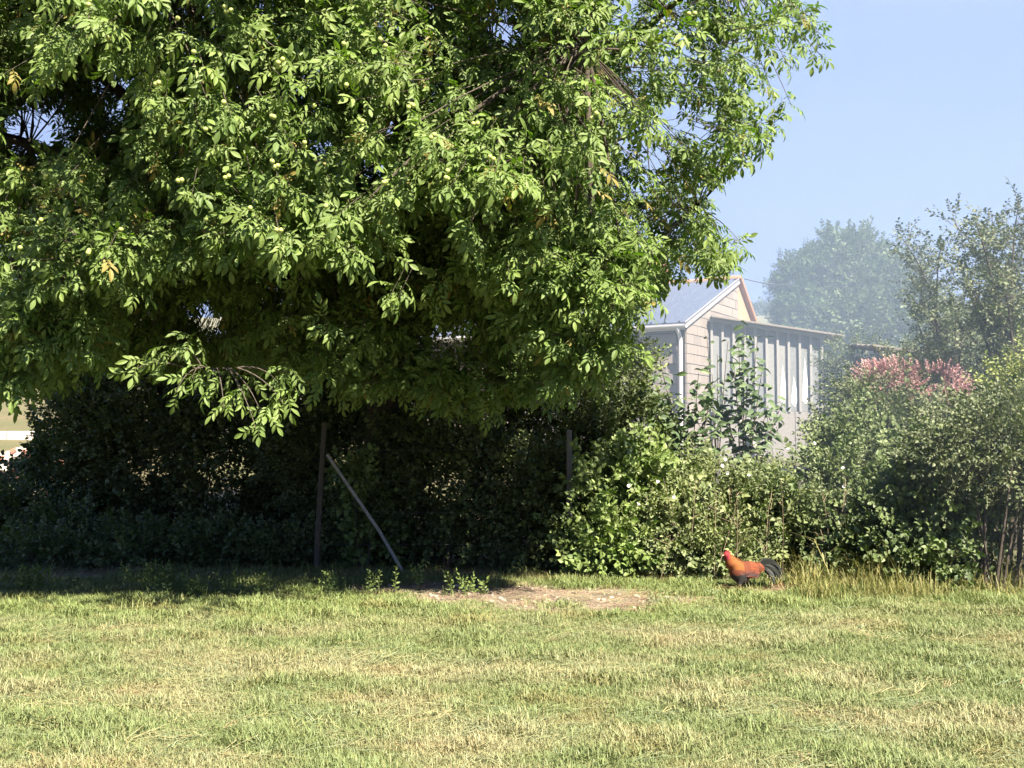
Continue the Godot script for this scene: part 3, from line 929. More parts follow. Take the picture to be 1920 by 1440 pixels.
func loose_tree(called: String, label: String, root: Vector3, ends: Array, d: float, kinds: Array, count: int) -> void:
	var o := thing(called, label, "tree", root)
	var m := MB.new()
	var fork := Vector3(.05, 1.3, 0)
	m.tube(bez(Vector3(0, -.2, 0), Vector3(-.05, .6, 0), fork, 5), taper(.11, .075, 5), 8)
	part("trunk", m.done(), bark, o)
	var ts := []; var cs := []
	for k in kinds: ts.append([]); cs.append([])
	for e in ends:
		var tip := P(e[0], e[1], d + rng.randf_range(-.9, .9)) - root
		var mid := fork + Vector3((tip.x - fork.x) * .3, (tip.y - fork.y) * .7, (tip.z - fork.z) * .35) + rvec() * .3
		var pts := bez(fork, mid, tip, 10)
		m = MB.new(); m.tube(pts, taper(.035, .005, 10), 6)
		part("branch", m.done(), bark, o)
		var side := MB.new()
		for i in count / ends.size():
			var t := pow(rng.randf(), .7) * .85 + .15
			var f := t * 9.99; var k0 := int(f)
			var p: Vector3 = pts[k0].lerp(pts[k0 + 1], f - k0)
			var off := rvec() * rng.randf() * .42 * (1.15 - t * .6)
			if off.length() > .12 and i % 3 == 0: side.tube([p, p + off], [.006, .003], 3, Color.WHITE, false)
			var k := rng.randi() % kinds.size()
			ts[k].append(Transform3D(basis_to((off.normalized() + Vector3(0, .5, 0) + rvec() * .5).normalized(), Vector3.UP).scaled(Vector3.ONE * rng.randf_range(.6, 1.1)), p + off))
			cs[k].append(tint(Color(.085, .115, .06), Color(.16, .18, .10)))
		if side.v.size(): part("twigs", side.done(), bark, o).set_meta("kind", "stuff")
	for k in kinds.size(): copies("foliage", kinds[k], leafm["leaf"], o, ts[k], cs[k])

# ---------------------------------------------------------------- hedges and shrubs
func build_hedges() -> void:
	var ivy := sprig(.3, 12, .062, .055, 1.0, .3, 3, 11, .38)
	var ivy2 := sprig(.26, 10, .075, .062, 1.0, .45, 3, 12, .36)
	var bram := sprig(.34, 12, .058, .038, .9, .25, 3, 13)
	var fine := sprig(.36, 18, .036, .02, .8, .2, 2, 14)
	var fine2 := sprig(.3, 16, .042, .024, .8, .25, 2, 15)
	var bind := sprig(.32, 10, .085, .07, 1.0, .4, 3, 16, .33)
	var dk := Color(.05, .075, .025); var dk2 := Color(.105, .14, .05)
	var md := Color(.045, .075, .022); var md2 := Color(.10, .135, .045)
	var lt := Color(.085, .135, .035); var lt2 := Color(.16, .21, .065)
	var gy := Color(.085, .115, .045); var gy2 := Color(.17, .20, .085)
	# under and behind the walnut
	shrub("laurel_shrub", "dense shaded shrub behind the walnut trunk", "shrub", at(430, 17.4), [B(430, 880, 17.4, 1.3, 1.5, .7), B(520, 770, 17.8, 1.0, 1.0, .7), B(540, 950, 17.2, .7, .9, .5)], [bram, ivy], 5600, Color(.06, .09, .035), Color(.13, .165, .07), 10)
	shrub("holly_shrub", "dark shrub in deep shade beside the far garden gap", "shrub", at(190, 17.6), [B(140, 890, 17.6, .72, 1.4, .7), B(250, 870, 17.4, 1.0, 1.5, .7), B(260, 750, 18, 1.1, .9, .7)], [bram, ivy], 5600, Color(.06, .09, .035), Color(.13, .165, .07), 10)
	shrub("elder_shrub", "shaded shrub filling the gap behind the leaning post", "shrub", at(690, 17.5), [B(650, 850, 16.4, 1.0, 1.5, .7), B(720, 740, 16.8, .8, .9, .7)], [bram, ivy], 3600, Color(.06, .09, .035), Color(.13, .165, .07), 8)
	shrub("ground_ivy", "low shaded ivy spreading under the edge of the walnut", "ivy", at(40, 16.2), [B(20, 970, 16.4, .9, .35, .5), B(110, 1010, 15.8, .6, .35, .45), B(-60, 940, 17.0, .6, .5, .5), B(260, 1035, 15.4, 1.0, .24, .8), B(420, 1035, 15.4, .9, .22, .8), B(540, 1040, 15.2, .6, .2, .7), B(100, 1045, 15.0, .8, .2, .7)], [ivy, bram], 3600, Color(.06, .09, .035), Color(.13, .165, .07), 12)
	# along the fence
	shrub("bramble_thicket", "dark bramble thicket growing over the braced end of the fence", "thicket", at(780, 14.6), [B(705, 985, 15.2, .5, .62, .45), B(800, 950, 15.1, .7, .85, .5), B(900, 940, 14.9, .8, .95, .55), B(820, 850, 15.2, .8, .7, .55)], [bram, ivy, fine], 3000, dk, dk2, 16)
	shrub("hazel_shrub", "sunlit topped shrub between the walnut and the farmhouse", "shrub", at(980, 16.5), [B(900, 760, 16.5, .85, .75, .7), B(1010, 735, 16.5, .8, .75, .7), B(1110, 730, 16.4, .75, .85, .7), B(1000, 860, 16.2, 1.2, .9, .6), B(1150, 830, 16.0, .7, .85, .6), B(860, 700, 17, .5, .45, .5), B(960, 690, 15.9, .5, .45, .45), B(1060, 690, 15.8, .55, .45, .45), B(1160, 690, 15.8, .45, .4, .4)], [bram, fine2], 4200, Color(.065, .10, .03), Color(.14, .17, .055), 18)
	shrub("spindle_shrub", "leafy shrub with dry twigs beside the grey fence post", "shrub", at(1080, 14.8), [B(1000, 960, 14.6, .62, .85, .5), B(1100, 870, 14.9, .62, .8, .5), B(1090, 990, 14.6, .5, .62, .45), B(1190, 820, 15.2, .55, .7, .5)], [bram, ivy, fine2], 2800, Color(.05, .075, .025), Color(.105, .14, .05), 14)
	shrub("bindweed_mound", "bright green bindweed mound at the foot of the hedge", "climber", at(1140, 13.9), [B(1130, 960, 13.9, .42, .55, .35), B(1150, 1030, 13.7, .5, .33, .35), B(1190, 900, 14.1, .35, .4, .35)], [bind, ivy2], 1000, lt, lt2, 6, "", .3)
	shrub("nettle_thicket", "pale green tangled thicket behind the rooster", "thicket", at(1280, 14.0), [B(1260, 990, 13.9, .5, .58, .4), B(1350, 980, 14.1, .6, .6, .45), B(1440, 985, 14.1, .55, .58, .45), B(1330, 1040, 13.6, .7, .3, .35), B(1290, 910, 14.6, .45, .3, .4)], [bram, ivy2, fine2], 3000, gy, gy2, 22, "", .4, "leaf", -.32)
	shrub("dogwood_shrub", "tall mixed shrub rising in front of the concrete base of the lean-to", "shrub", at(1560, 14.6), [B(1575, 960, 14.2, .7, .72, .5), B(1590, 850, 14.8, .36, .55, .4), B(1500, 1000, 13.9, .5, .52, .4), B(1640, 1000, 13.6, .7, .6, .45), B(1700, 890, 14.8, .7, .45, .5)], [bram, fine2, ivy], 3300, Color(.06, .09, .035), Color(.13, .165, .07), 20)
	shrub("bindweed_mound", "trailing bindweed hung on the wires beside the brace", "climber", at(680, 14.3), [B(690, 940, 14.7, .2, .42, .12), B(700, 1020, 14.7, .22, .3, .14), B(660, 880, 14.7, .14, .16, .1)], [bind, ivy2], 170, lt, lt2, 3, "", .2)
	shrub("ivy_mound", "glossy leaved ivy mound left of the bare stemmed hawthorn", "climber", at(1690, 13.2), [B(1690, 1000, 13.1, .55, .62, .4), B(1770, 960, 12.9, .5, .75, .4), B(1620, 1050, 13.2, .5, .35, .35), B(1750, 1060, 12.6, .4, .35, .3)], [ivy2, ivy], 1900, Color(.05, .08, .028), Color(.105, .14, .05), 8)
	shrub("hawthorn_shrub", "overgrown hawthorn with a bare pale stem and dark underside", "shrub", at(1850, 12.3), [B(1850, 845, 12.4, .6, .42, .5), B(1935, 860, 12.4, .55, .5, .5), B(2040, 960, 12.4, .4, .9, .5), B(1780, 870, 12.9, .42, .42, .45), B(1900, 800, 12.8, .5, .25, .4), B(1890, 1000, 13.9, .55, .75, .35)], [fine, fine2, bram], 3400, Color(.045, .065, .028), Color(.115, .135, .065), 26, "", .35)
	var dry := MB.new()
	for i in 90:
		var px := rng.randf_range(1190, 1830); var d := rng.randf_range(13.0, 14.3)
		var b := at(px, d); var hh := rng.randf_range(.35, 1.25)
		var tip := b + Vector3(rng.randfn(0, .16), hh, rng.randfn(0, .12))
		dry.tube(bez(b, b.lerp(tip, .6) + Vector3(rng.randfn(0, .05), .05, 0), tip, 4), taper(.0042, .0016, 4), 4, Color(.20, .15, .10).lerp(Color(.33, .27, .19), rng.randf()), false)
		for k in 3:
			var t := rng.randf_range(.5, 1.0)
			var q := b.lerp(tip, t)
			dry.tube([q, q + Vector3(rng.randfn(0, .09), rng.randf_range(.02, .14), rng.randfn(0, .06))], [.0028, .0015], 3, Color(.33, .25, .17), false)
	var ds := part("dry_stalks", dry.done(), mat(Color.WHITE, .9, true), self)
	ds.set_meta("kind", "stuff"); ds.set_meta("label", "dry brown stalks standing among the hedge leaves"); ds.set_meta("category", "stalks")
	shrub("blackthorn_shrub", "broad leafy blackthorn carrying the hedge on past the hawthorn", "shrub", at(2230, 13.2), [B(2150, 930, 13.2, .7, .8, .55), B(2290, 940, 13.0, .8, .75, .55), B(2420, 960, 13.0, .7, .7, .5)], [fine2, bram], 2600, Color(.05, .075, .03), Color(.11, .14, .06), 12)
	# behind: pink and yellow shrubs, loose green
	var spirea := shrub("spirea_shrub", "pink flowering shrub in front of the open shelter", "shrub", at(1715, 16.8), [B(1680, 715, 16.8, .42, .30, .4), B(1750, 725, 16.8, .48, .36, .4), B(1790, 760, 16.6, .3, .25, .3), B(1640, 705, 16.9, .25, .2, .25)], [fine, fine2], 800, Color(.09, .11, .06), Color(.16, .17, .10), 10)
	blossoms(spirea, 1700)
	shrub("privet_shrub", "grey green shrub below the pink flowers", "shrub", at(1680, 16.2), [B(1620, 800, 16.2, .6, .5, .5), B(1720, 835, 16.0, .8, .45, .5), B(1800, 830, 15.5, .6, .45, .5)], [fine2, bram], 3000, gy, Color(.13, .15, .08), 14)
	shrub("forsythia_shrub", "yellow green leaved shrub at the top of the hawthorn", "shrub", at(1895, 14.5), [B(1895, 745, 14.5, .3, .3, .35), B(1940, 730, 14.5, .35, .35, .35), B(1870, 790, 14.4, .28, .25, .3)], [fine2, bram], 700, Color(.11, .145, .035), Color(.20, .22, .06), 8)
	shrub("elderberry_shrub", "tall green shrub filling the slope beside the open shelter", "shrub", at(1830, 22), [B(1830, 640, 22, 1.0, .8, .8), B(1900, 660, 21, 1.0, .8, .8), B(1760, 690, 22.5, .8, .5, .6), B(1840, 720, 20, .9, .6, .6)], [bram, fine2], 1700, Color(.07, .095, .05), Color(.14, .165, .09), 12)
	shrub("willow_shrub", "grey green shrub against the end of the lean-to", "shrub", at(1600, 25), [B(1605, 690, 25, .62, .6, .6), B(1600, 760, 25, .6, .7, .6), B(1650, 740, 25, .7, .7, .6)], [bram, fine2], 2200, Color(.05, .075, .04), Color(.10, .125, .065), 10)
	# young elders with large leaves in front of the shed
	sapling("elder_sapling", "slender elder sapling with large leaves before the grey battens", at(1395, 15.5), [[1395, 610], [1375, 680], [1430, 690], [1440, 760], [1360, 760], [1400, 720], [1470, 750], [1420, 640], [1385, 650], [1350, 720], [1450, 800], [1410, 790]], 15.5, Color(.06, .10, .045), Color(.10, .15, .06), 40)
	sapling("elder_sapling", "dark bushy elder sapling beside the white downpipe", at(1290, 15.0), [[1240, 690], [1260, 740], [1310, 700], [1330, 760], [1230, 780], [1290, 800], [1350, 790], [1260, 830], [1320, 840], [1210, 730], [1340, 720], [1280, 760], [1240, 820]], 15.0, Color(.06, .10, .045), Color(.10, .15, .06), 44)
	sapling("walnut_seedling", "single pale leaved walnut shoot standing by the corner of the lean-to", at(1345, 16.5), [[1325, 630], [1345, 665], [1335, 700], [1365, 640]], 16.5, Color(.05, .085, .035), Color(.09, .13, .05), 8)
	# bare stem in the hawthorn
	var m := MB.new()
	var g := on_ground(1842, 1075)
	m.tube([g + Vector3(0, -.1, 0), P(1840, 1010, -g.z), P(1836, 950, -g.z), P(1842, 860, -g.z - .05), P(1830, 790, -g.z - .1)], [.04, .032, .026, .02, .01], 8)
	tag(part("bare_stem", m.done(), rough_mat(Color(.28, .24, .20), Color(.46, .42, .37), 4.0, .9, .03, 1.0, 95), self), "bare pale upright stem under the hawthorn", "stem")
	# white bindweed flowers
	var fl := MB.new()
	for i in 7:
		var a := TAU * i / 7; var b := TAU * (i + 1) / 7
		fl.quad(Vector3(cos(a) * .006, 0, sin(a) * .006), Vector3(cos(b) * .006, 0, sin(b) * .006), Vector3(cos(b) * .03, .035, sin(b) * .03), Vector3(cos(a) * .03, .035, sin(a) * .03), Vector3(cos(a), -.5, sin(a)))
	var flm := fl.done()
	var wm := mat(Color(.8, .8, .78), .7, false, Color(.5, .5, .5))
	for q in [[1358, 862], [1362, 885], [1353, 874], [1478, 845], [1524, 832], [1405, 895], [1583, 910], [1582, 880], [1180, 912], [1195, 948], [1235, 905], [1640, 985], [1715, 850], [1755, 1030], [1262, 930]]:
		var p := P(q[0], q[1], 13.35)
		tag(part("bindweed_flower", flm, wm, self, Transform3D(basis_to(rvec(), Vector3(rng.randf_range(-.4, .4), .4, 1)).scaled(Vector3.ONE * .8), p)), "small white bindweed flower among the hedge leaves", "flower", "white bindweed flowers in the hedge")
func blossoms(o: Node3D, n: int) -> void:
	var bl := sprig(.14, 16, .03, .026, 1.0, .1, 2, 61)
	var ts := []; var cs := []
	for b in [B(1680, 728, 16.3, .44, .34, .42), B(1750, 742, 16.3, .5, .38, .42), B(1790, 768, 16.1, .32, .27, .32), B(1640, 715, 16.5, .27, .22, .27)]:
		for i in int(n * b[1].x * b[1].y / .5):
			var q := rvec()
			var p: Vector3 = b[0] + q * b[1] * lerpf(.8, 1.1, rng.randf())
			if nz.get_noise_3dv(p * 160.0) < -.05: continue
			ts.append(Transform3D(basis_to((q + Vector3.UP * .5 + rvec() * .4).normalized(), LIGHT), p - o.position)); cs.append(tint(Color(.31, .14, .16), Color(.44, .28, .29)))
	copies("blossom", bl, leafm["petal"], o, ts, cs)
func sapling(called: String, label: String, root: Vector3, ends: Array, d: float, ca: Color, cb: Color, per: int) -> void:
	var o := thing(called, label, "sapling", root)
	var lf := []
	for k in 3:
		var l := MB.new()
		l.leaf(Vector3.ZERO, Vector3(0, 0, 1), Vector3.UP, .155, .07, .2 + .15 * k, .3, Color.WHITE, 4, .45)
		lf.append(l.done())
	var tm := []
	for k in 4:
		var t: StandardMaterial3D = leafm["leaf"].duplicate()
		t.albedo_color = ca.lerp(cb, k / 3.0).linear_to_srgb()
		tm.append(t)
	var m := MB.new()
	for e in ends:
		var tip := P(e[0], e[1], d + rng.randf_range(-.3, .3)) - root
		var pts := bez(Vector3(rng.randf_range(-.1, .1), -.05, rng.randf_range(-.1, .1)), Vector3(tip.x * .2, tip.y * .6, tip.z * .3), tip, 8)
		m.tube(pts, taper(.014, .004, 8), 5)
		for i in per:
			var t := lerpf(.55, 1.0, float(i) / (per - 1))
			var f := t * 7.99; var k0 := int(f)
			var p: Vector3 = pts[k0].lerp(pts[k0 + 1], f - k0) + rvec() * rng.randf() * .2
			var a := i * 2.4 + rng.randf()
			var dir := Vector3(cos(a), rng.randf_range(-.5, .25), sin(a) * .7).normalized()
			part("leaf", lf[rng.randi() % 3], tm[rng.randi() % 4], o, Transform3D(basis_to(dir, (LIGHT + rvec() * .7).normalized()).scaled(Vector3.ONE * rng.randf_range(.6, 1.15)), p))
	part("stem", m.done(), bark, o)

# ---------------------------------------------------------------- grass
func tuft(n: int, h: float, w: float, spread: float, lean: float, seed_: int) -> ArrayMesh:
	var r := RandomNumberGenerator.new(); r.seed = seed_
	var m := MB.new()
	for i in n:
		var b := Vector3(r.randfn(0, spread), 0, r.randfn(0, spread))
		var a := r.randf() * TAU
		var l := r.randf_range(.2, 1.0) * lean
		var hh := h * r.randf_range(.55, 1.2)
		var dirx := Vector3(cos(a), 0, sin(a))
		var sidev := Vector3(-sin(a), 0, cos(a)) * w * r.randf_range(.7, 1.2) * .5
		var p1 := b + Vector3(0, hh * .6, 0) + dirx * l * hh * .35
		var p2 := b + Vector3(0, hh * (1.0 - l * .3), 0) + dirx * l * hh
		var sh := r.randf_range(.75, 1.25)
		var col := Color(sh * r.randf_range(.9, 1.25), sh, sh * .9)
		m.quad(b - sidev, b + sidev, p1 + sidev * .8, p1 - sidev * .8, dirx, col)
		m.tri(p1 - sidev * .8, p1 + sidev * .8, p2, dirx, col)
	return m.done()
func build_grass() -> void:
	var kinds := [tuft(16, .052, .0052, .045, 1.2, 21), tuft(14, .042, .006, .05, 1.6, 22), tuft(16, .065, .0045, .04, .9, 23)]
	var ts := [[], [], []]; var cs := [[], [], []]
	for i in 205000:
		var d := 4.6 + pow(rng.randf(), 1.35) * 10.2
		var x := rng.randf_range(-1, 1) * (d * .46 + 3.2)
		var e := nz.get_noise_2d(x * 40.0, d * 40.0)
		var bb := bare(x, d)
		if bb > .12 and rng.randf() < bb * 1.05: continue
		var under := smoothstep(12.6, 13.6, d)
		if under > 0 and rng.randf() < under * .9: continue
		var k := rng.randi() % 3
		var dry := clampf(nz.get_noise_2d(x * 55.0 + 200.0, d * 80.0) * 1.6 + .25 + rng.randf_range(-.3, .3), 0, 1)
		var lush := smoothstep(9.5, 11.8, d + e * 1.5)
		var c := Color(.155, .20, .078).lerp(Color(.255, .255, .14), dry * (1.0 - .6 * lush))
		c = c.lerp(Color(.155, .21, .062), lush * .6)
		var rusty := smoothstep(.28, .5, nz.get_noise_2d(x * 90.0 - 300.0, d * 120.0))
		c = c.lerp(Color(.27, .17, .085), rusty * .25)
		var v := rng.randf_range(.8, 1.2)
		var s := rng.randf_range(.7, 1.2) * lerpf(1.0, 1.35, lush) * (1.0 + .6 * smoothstep(.12, .4, nz.get_noise_2d(x * 130.0 + 40.0, d * 130.0)))
		ts[k].append(Transform3D(Basis(Vector3.UP, rng.randf() * TAU).scaled(Vector3(s, s, s)), Vector3(x, gh(x, d) - .004, -d)))
		cs[k].append(Color(c.r * v, c.g * v, c.b * v))
	var g := Node3D.new(); g.name = "lawn_grass"; add_child(g)
	g.set_meta("kind", "stuff"); g.set_meta("label", "short yellow green mown grass of the meadow"); g.set_meta("category", "grass")
	for k in 3: copies("blades", kinds[k], leafm["grass"], g, ts[k], cs[k])
	# cut stalks lying in loose swaths
	var hay := []
	for k in 3:
		var r := RandomNumberGenerator.new(); r.seed = 40 + k
		var m := MB.new()
		for i in 7:
			var a := r.randfn(0, .3)
			var dx := Vector3(cos(a), 0, sin(a))
			var b := Vector3(r.randfn(0, .09), r.randf_range(.02, .05), r.randfn(0, .035))
			var L := r.randf_range(.05, .16)
			var sd := Vector3(-sin(a), 0, cos(a)) * .0026
			var p1 := b + dx * L + Vector3(0, r.randf_range(.0, .025), r.randf_range(-.02, .02))
			var p2 := b + dx * L * 2.0 + Vector3(0, r.randf_range(-.02, .01), r.randf_range(-.05, .05))
			var sh := r.randf_range(.8, 1.2)
			m.quad(b - sd, b + sd, p1 + sd, p1 - sd, Vector3.UP, Color(sh, sh, sh)); m.tri(p1 - sd, p1 + sd, p2, Vector3.UP, Color(sh, sh, sh))
		hay.append(m.done())
	var hts := [[], [], []]; var hcs := [[], [], []]
	for i in 21000:
		var d := 4.7 + pow(rng.randf(), 1.2) * 7.6
		var x := rng.randf_range(-1, 1) * (d * .46 + 3.0)
		var band := nz.get_noise_2d(x * 30.0, d * 60.0)
		if rng.randf() > smoothstep(-.5, .6, band) * .75 : continue
		var k := rng.randi() % 3
		var c := Color(.25, .27, .13).lerp(Color(.36, .32, .16), rng.randf())
		if rng.randf() < .08: c = Color(.30, .22, .12)
		if rng.randf() < .3: c = Color(.20, .25, .14)
		var rot := Basis(Vector3.UP, nz.get_noise_2d(x * 20.0, d * 20.0 + 500.0) * 1.3 + rng.randfn(0, .8)) * Basis(Vector3.RIGHT, rng.randf_range(-.15, .15))
		hts[k].append(Transform3D(rot.scaled(Vector3.ONE * rng.randf_range(.45, 1.0)), Vector3(x, gh(x, d) + .006, -d))); hcs[k].append(c)
	g = Node3D.new(); g.name = "hay_clippings"; add_child(g)
	g.set_meta("kind", "stuff"); g.set_meta("label", "pale cut grass stalks lying on the mown meadow"); g.set_meta("category", "hay")
	for k in 3: copies("stalks", hay[k], leafm["hay"], g, hts[k], hcs[k])
	# straw and leaf litter on the bare earth
	var lts := []; var lcs := []
	for i in 5200:
		var x := rng.randf_range(-6.5, 4.5); var d := rng.randf_range(10.7, 17.0)
		if d < 13.6 and bare(x, d) < .35: continue
		var red := smoothstep(.9, 1.4, x) * (1.0 - smoothstep(13.2, 13.8, d))
		var c := Color(.34, .27, .20).lerp(Color(.28, .15, .09), clampf(red + rng.randf() * .4, 0, 1))
		lts.append(Transform3D((Basis(Vector3.UP, rng.randfn(0, .8)) * Basis(Vector3.RIGHT, rng.randf_range(-.3, .3))).scaled(Vector3.ONE * rng.randf_range(.35, .9)), Vector3(x, gh(x, d) - .005, -d))); lcs.append(c)
	var lt := copies("straw_litter", hay[0], leafm["hay"], self, lts, lcs)
	tag(lt, "brown straw litter on the bare earth along the hedge", "straw")
	# clods and small stones scratched up on the bare earth
	var pb := MB.new()
	for i in 420:
		var x := rng.randf_range(-2.4, 3.4); var d := rng.randf_range(10.7, 13.2)
		if bare(x, d) < .5: continue
		var k := rng.randf_range(.006, .03)
		pb.ball(Transform3D(Basis(rvec(), rng.randf() * TAU).scaled(Vector3(k * 1.4, k * .7, k)), Vector3(x, gh(x, d) + k * .2, -d)), 5, 3, Color(.24, .18, .13).lerp(Color(.42, .36, .30), rng.randf()))
	var pbn := part("clods", pb.done(), mat(Color.WHITE, .95, true), self)
	pbn.set_meta("kind", "stuff"); pbn.set_meta("label", "loose clods and stones on the scratched earth"); pbn.set_meta("category", "clods")
	# tall grass in front of the hedge right of the rooster
	var tall := [tuft(14, .30, .006, .08, 1.0, 31), tuft(16, .2, .008, .08, 1.3, 32)]
	var tts := [[], []]; var tcs := [[], []]
	for i in 2600:
		var px := rng.randf_range(1490, 2000); var d := rng.randf_range(11.6, 13.4)
		var p := at(px, d)
		var keep := 1.0 - pow((px - 1620.0) / 190.0, 2)
		if rng.randf() > keep and rng.randf() > .22: continue
		var k := rng.randi() % 2
		var s := pow(rng.randf(), 1.5) * (.9 + nz.get_noise_2d(px * .8, d * 90.0)) * 1.7 * lerpf(.6, 1.3, clampf((d - 11.6) / 1.5, 0, 1))
		tts[k].append(Transform3D(Basis(Vector3.UP, rng.randf() * TAU).scaled(Vector3.ONE * s), p - Vector3(0, .01, 0)))
		tcs[k].append(tint(Color(.13, .155, .04), Color(.30, .27, .11)))
	for i in 420:                    # fringe under the rest of the hedge
		var px := rng.randf_range(640, 1490); var d := rng.randf_range(13.0, 13.9)
		var k := rng.randi() % 2
		tts[k].append(Transform3D(Basis(Vector3.UP, rng.randf() * TAU).scaled(Vector3.ONE * rng.randf_range(.2, .55)), at(px, d)))
		tcs[k].append(tint(Color(.10, .13, .04), Color(.26, .21, .11)))
	g = Node3D.new(); g.name = "tall_grass"; add_child(g)
	g.set_meta("kind", "stuff"); g.set_meta("label", "tall dry grass growing at the foot of the hedge"); g.set_meta("category", "grass")
	for k in 2: copies("blades", tall[k], leafm["grass"], g, tts[k], tcs[k])
	# weeds along the edge of the shade
	var wd := [sprig(.22, 12, .06, .03, 1.0, .3, 3, 51), sprig(.28, 14, .05, .022, .9, .3, 3, 52)]
	var wl := ["leafy green weed clump at the edge of the walnut's shade", "low broad weed clump at the end of the bare earth", "small upright weed growing in front of the brambles", "rounded weed tuft beside the grass bank in the shade", "single pale weed shoot in front of the fence brace", "spreading weed between the meadow and the shaded soil", "thin weed standing at the corner of the bare soil patch"]
	var wp := [[280, 1118, 30, .42], [640, 1122, 16, .24], [785, 1106, 6, .26], [45, 1122, 34, .30], [870, 1120, 10, .22], [460, 1124, 16, .24], [350, 1126, 18, .24]]
	for j in wp.size():
		var q: Array = wp[j]
		var r := on_ground(q[0], q[1])
		var o := thing("weed", wl[j], "weed", r, 0.0)
		var st := MB.new(); var a := []; var c := []
		for i in q[2]:
			var b := Vector3(rng.randfn(0, .16 if q[2] > 8 else .03), 0, rng.randfn(0, .1 if q[2] > 8 else .03))
			var hh: float = q[3] * rng.randf_range(.3, 1.0)
			var tip := b + Vector3(rng.randf_range(-.06, .06), hh, rng.randf_range(-.06, .06))
			st.tube([b - Vector3(0, .03, 0), tip], [.004, .002], 4)
			a.append(Transform3D(basis_to((Vector3.UP + rvec() * .5).normalized(), rvec()).scaled(Vector3.ONE * rng.randf_range(.6, 1.0)), b.lerp(tip, .45)))
			c.append(tint(Color(.075, .125, .03), Color(.14, .19, .05)))
		part("stem", st.done(), mat(Color(.10, .13, .05), .8), o)
		copies("foliage", wd[j % 2], leafm["leaf"], o, a, c)

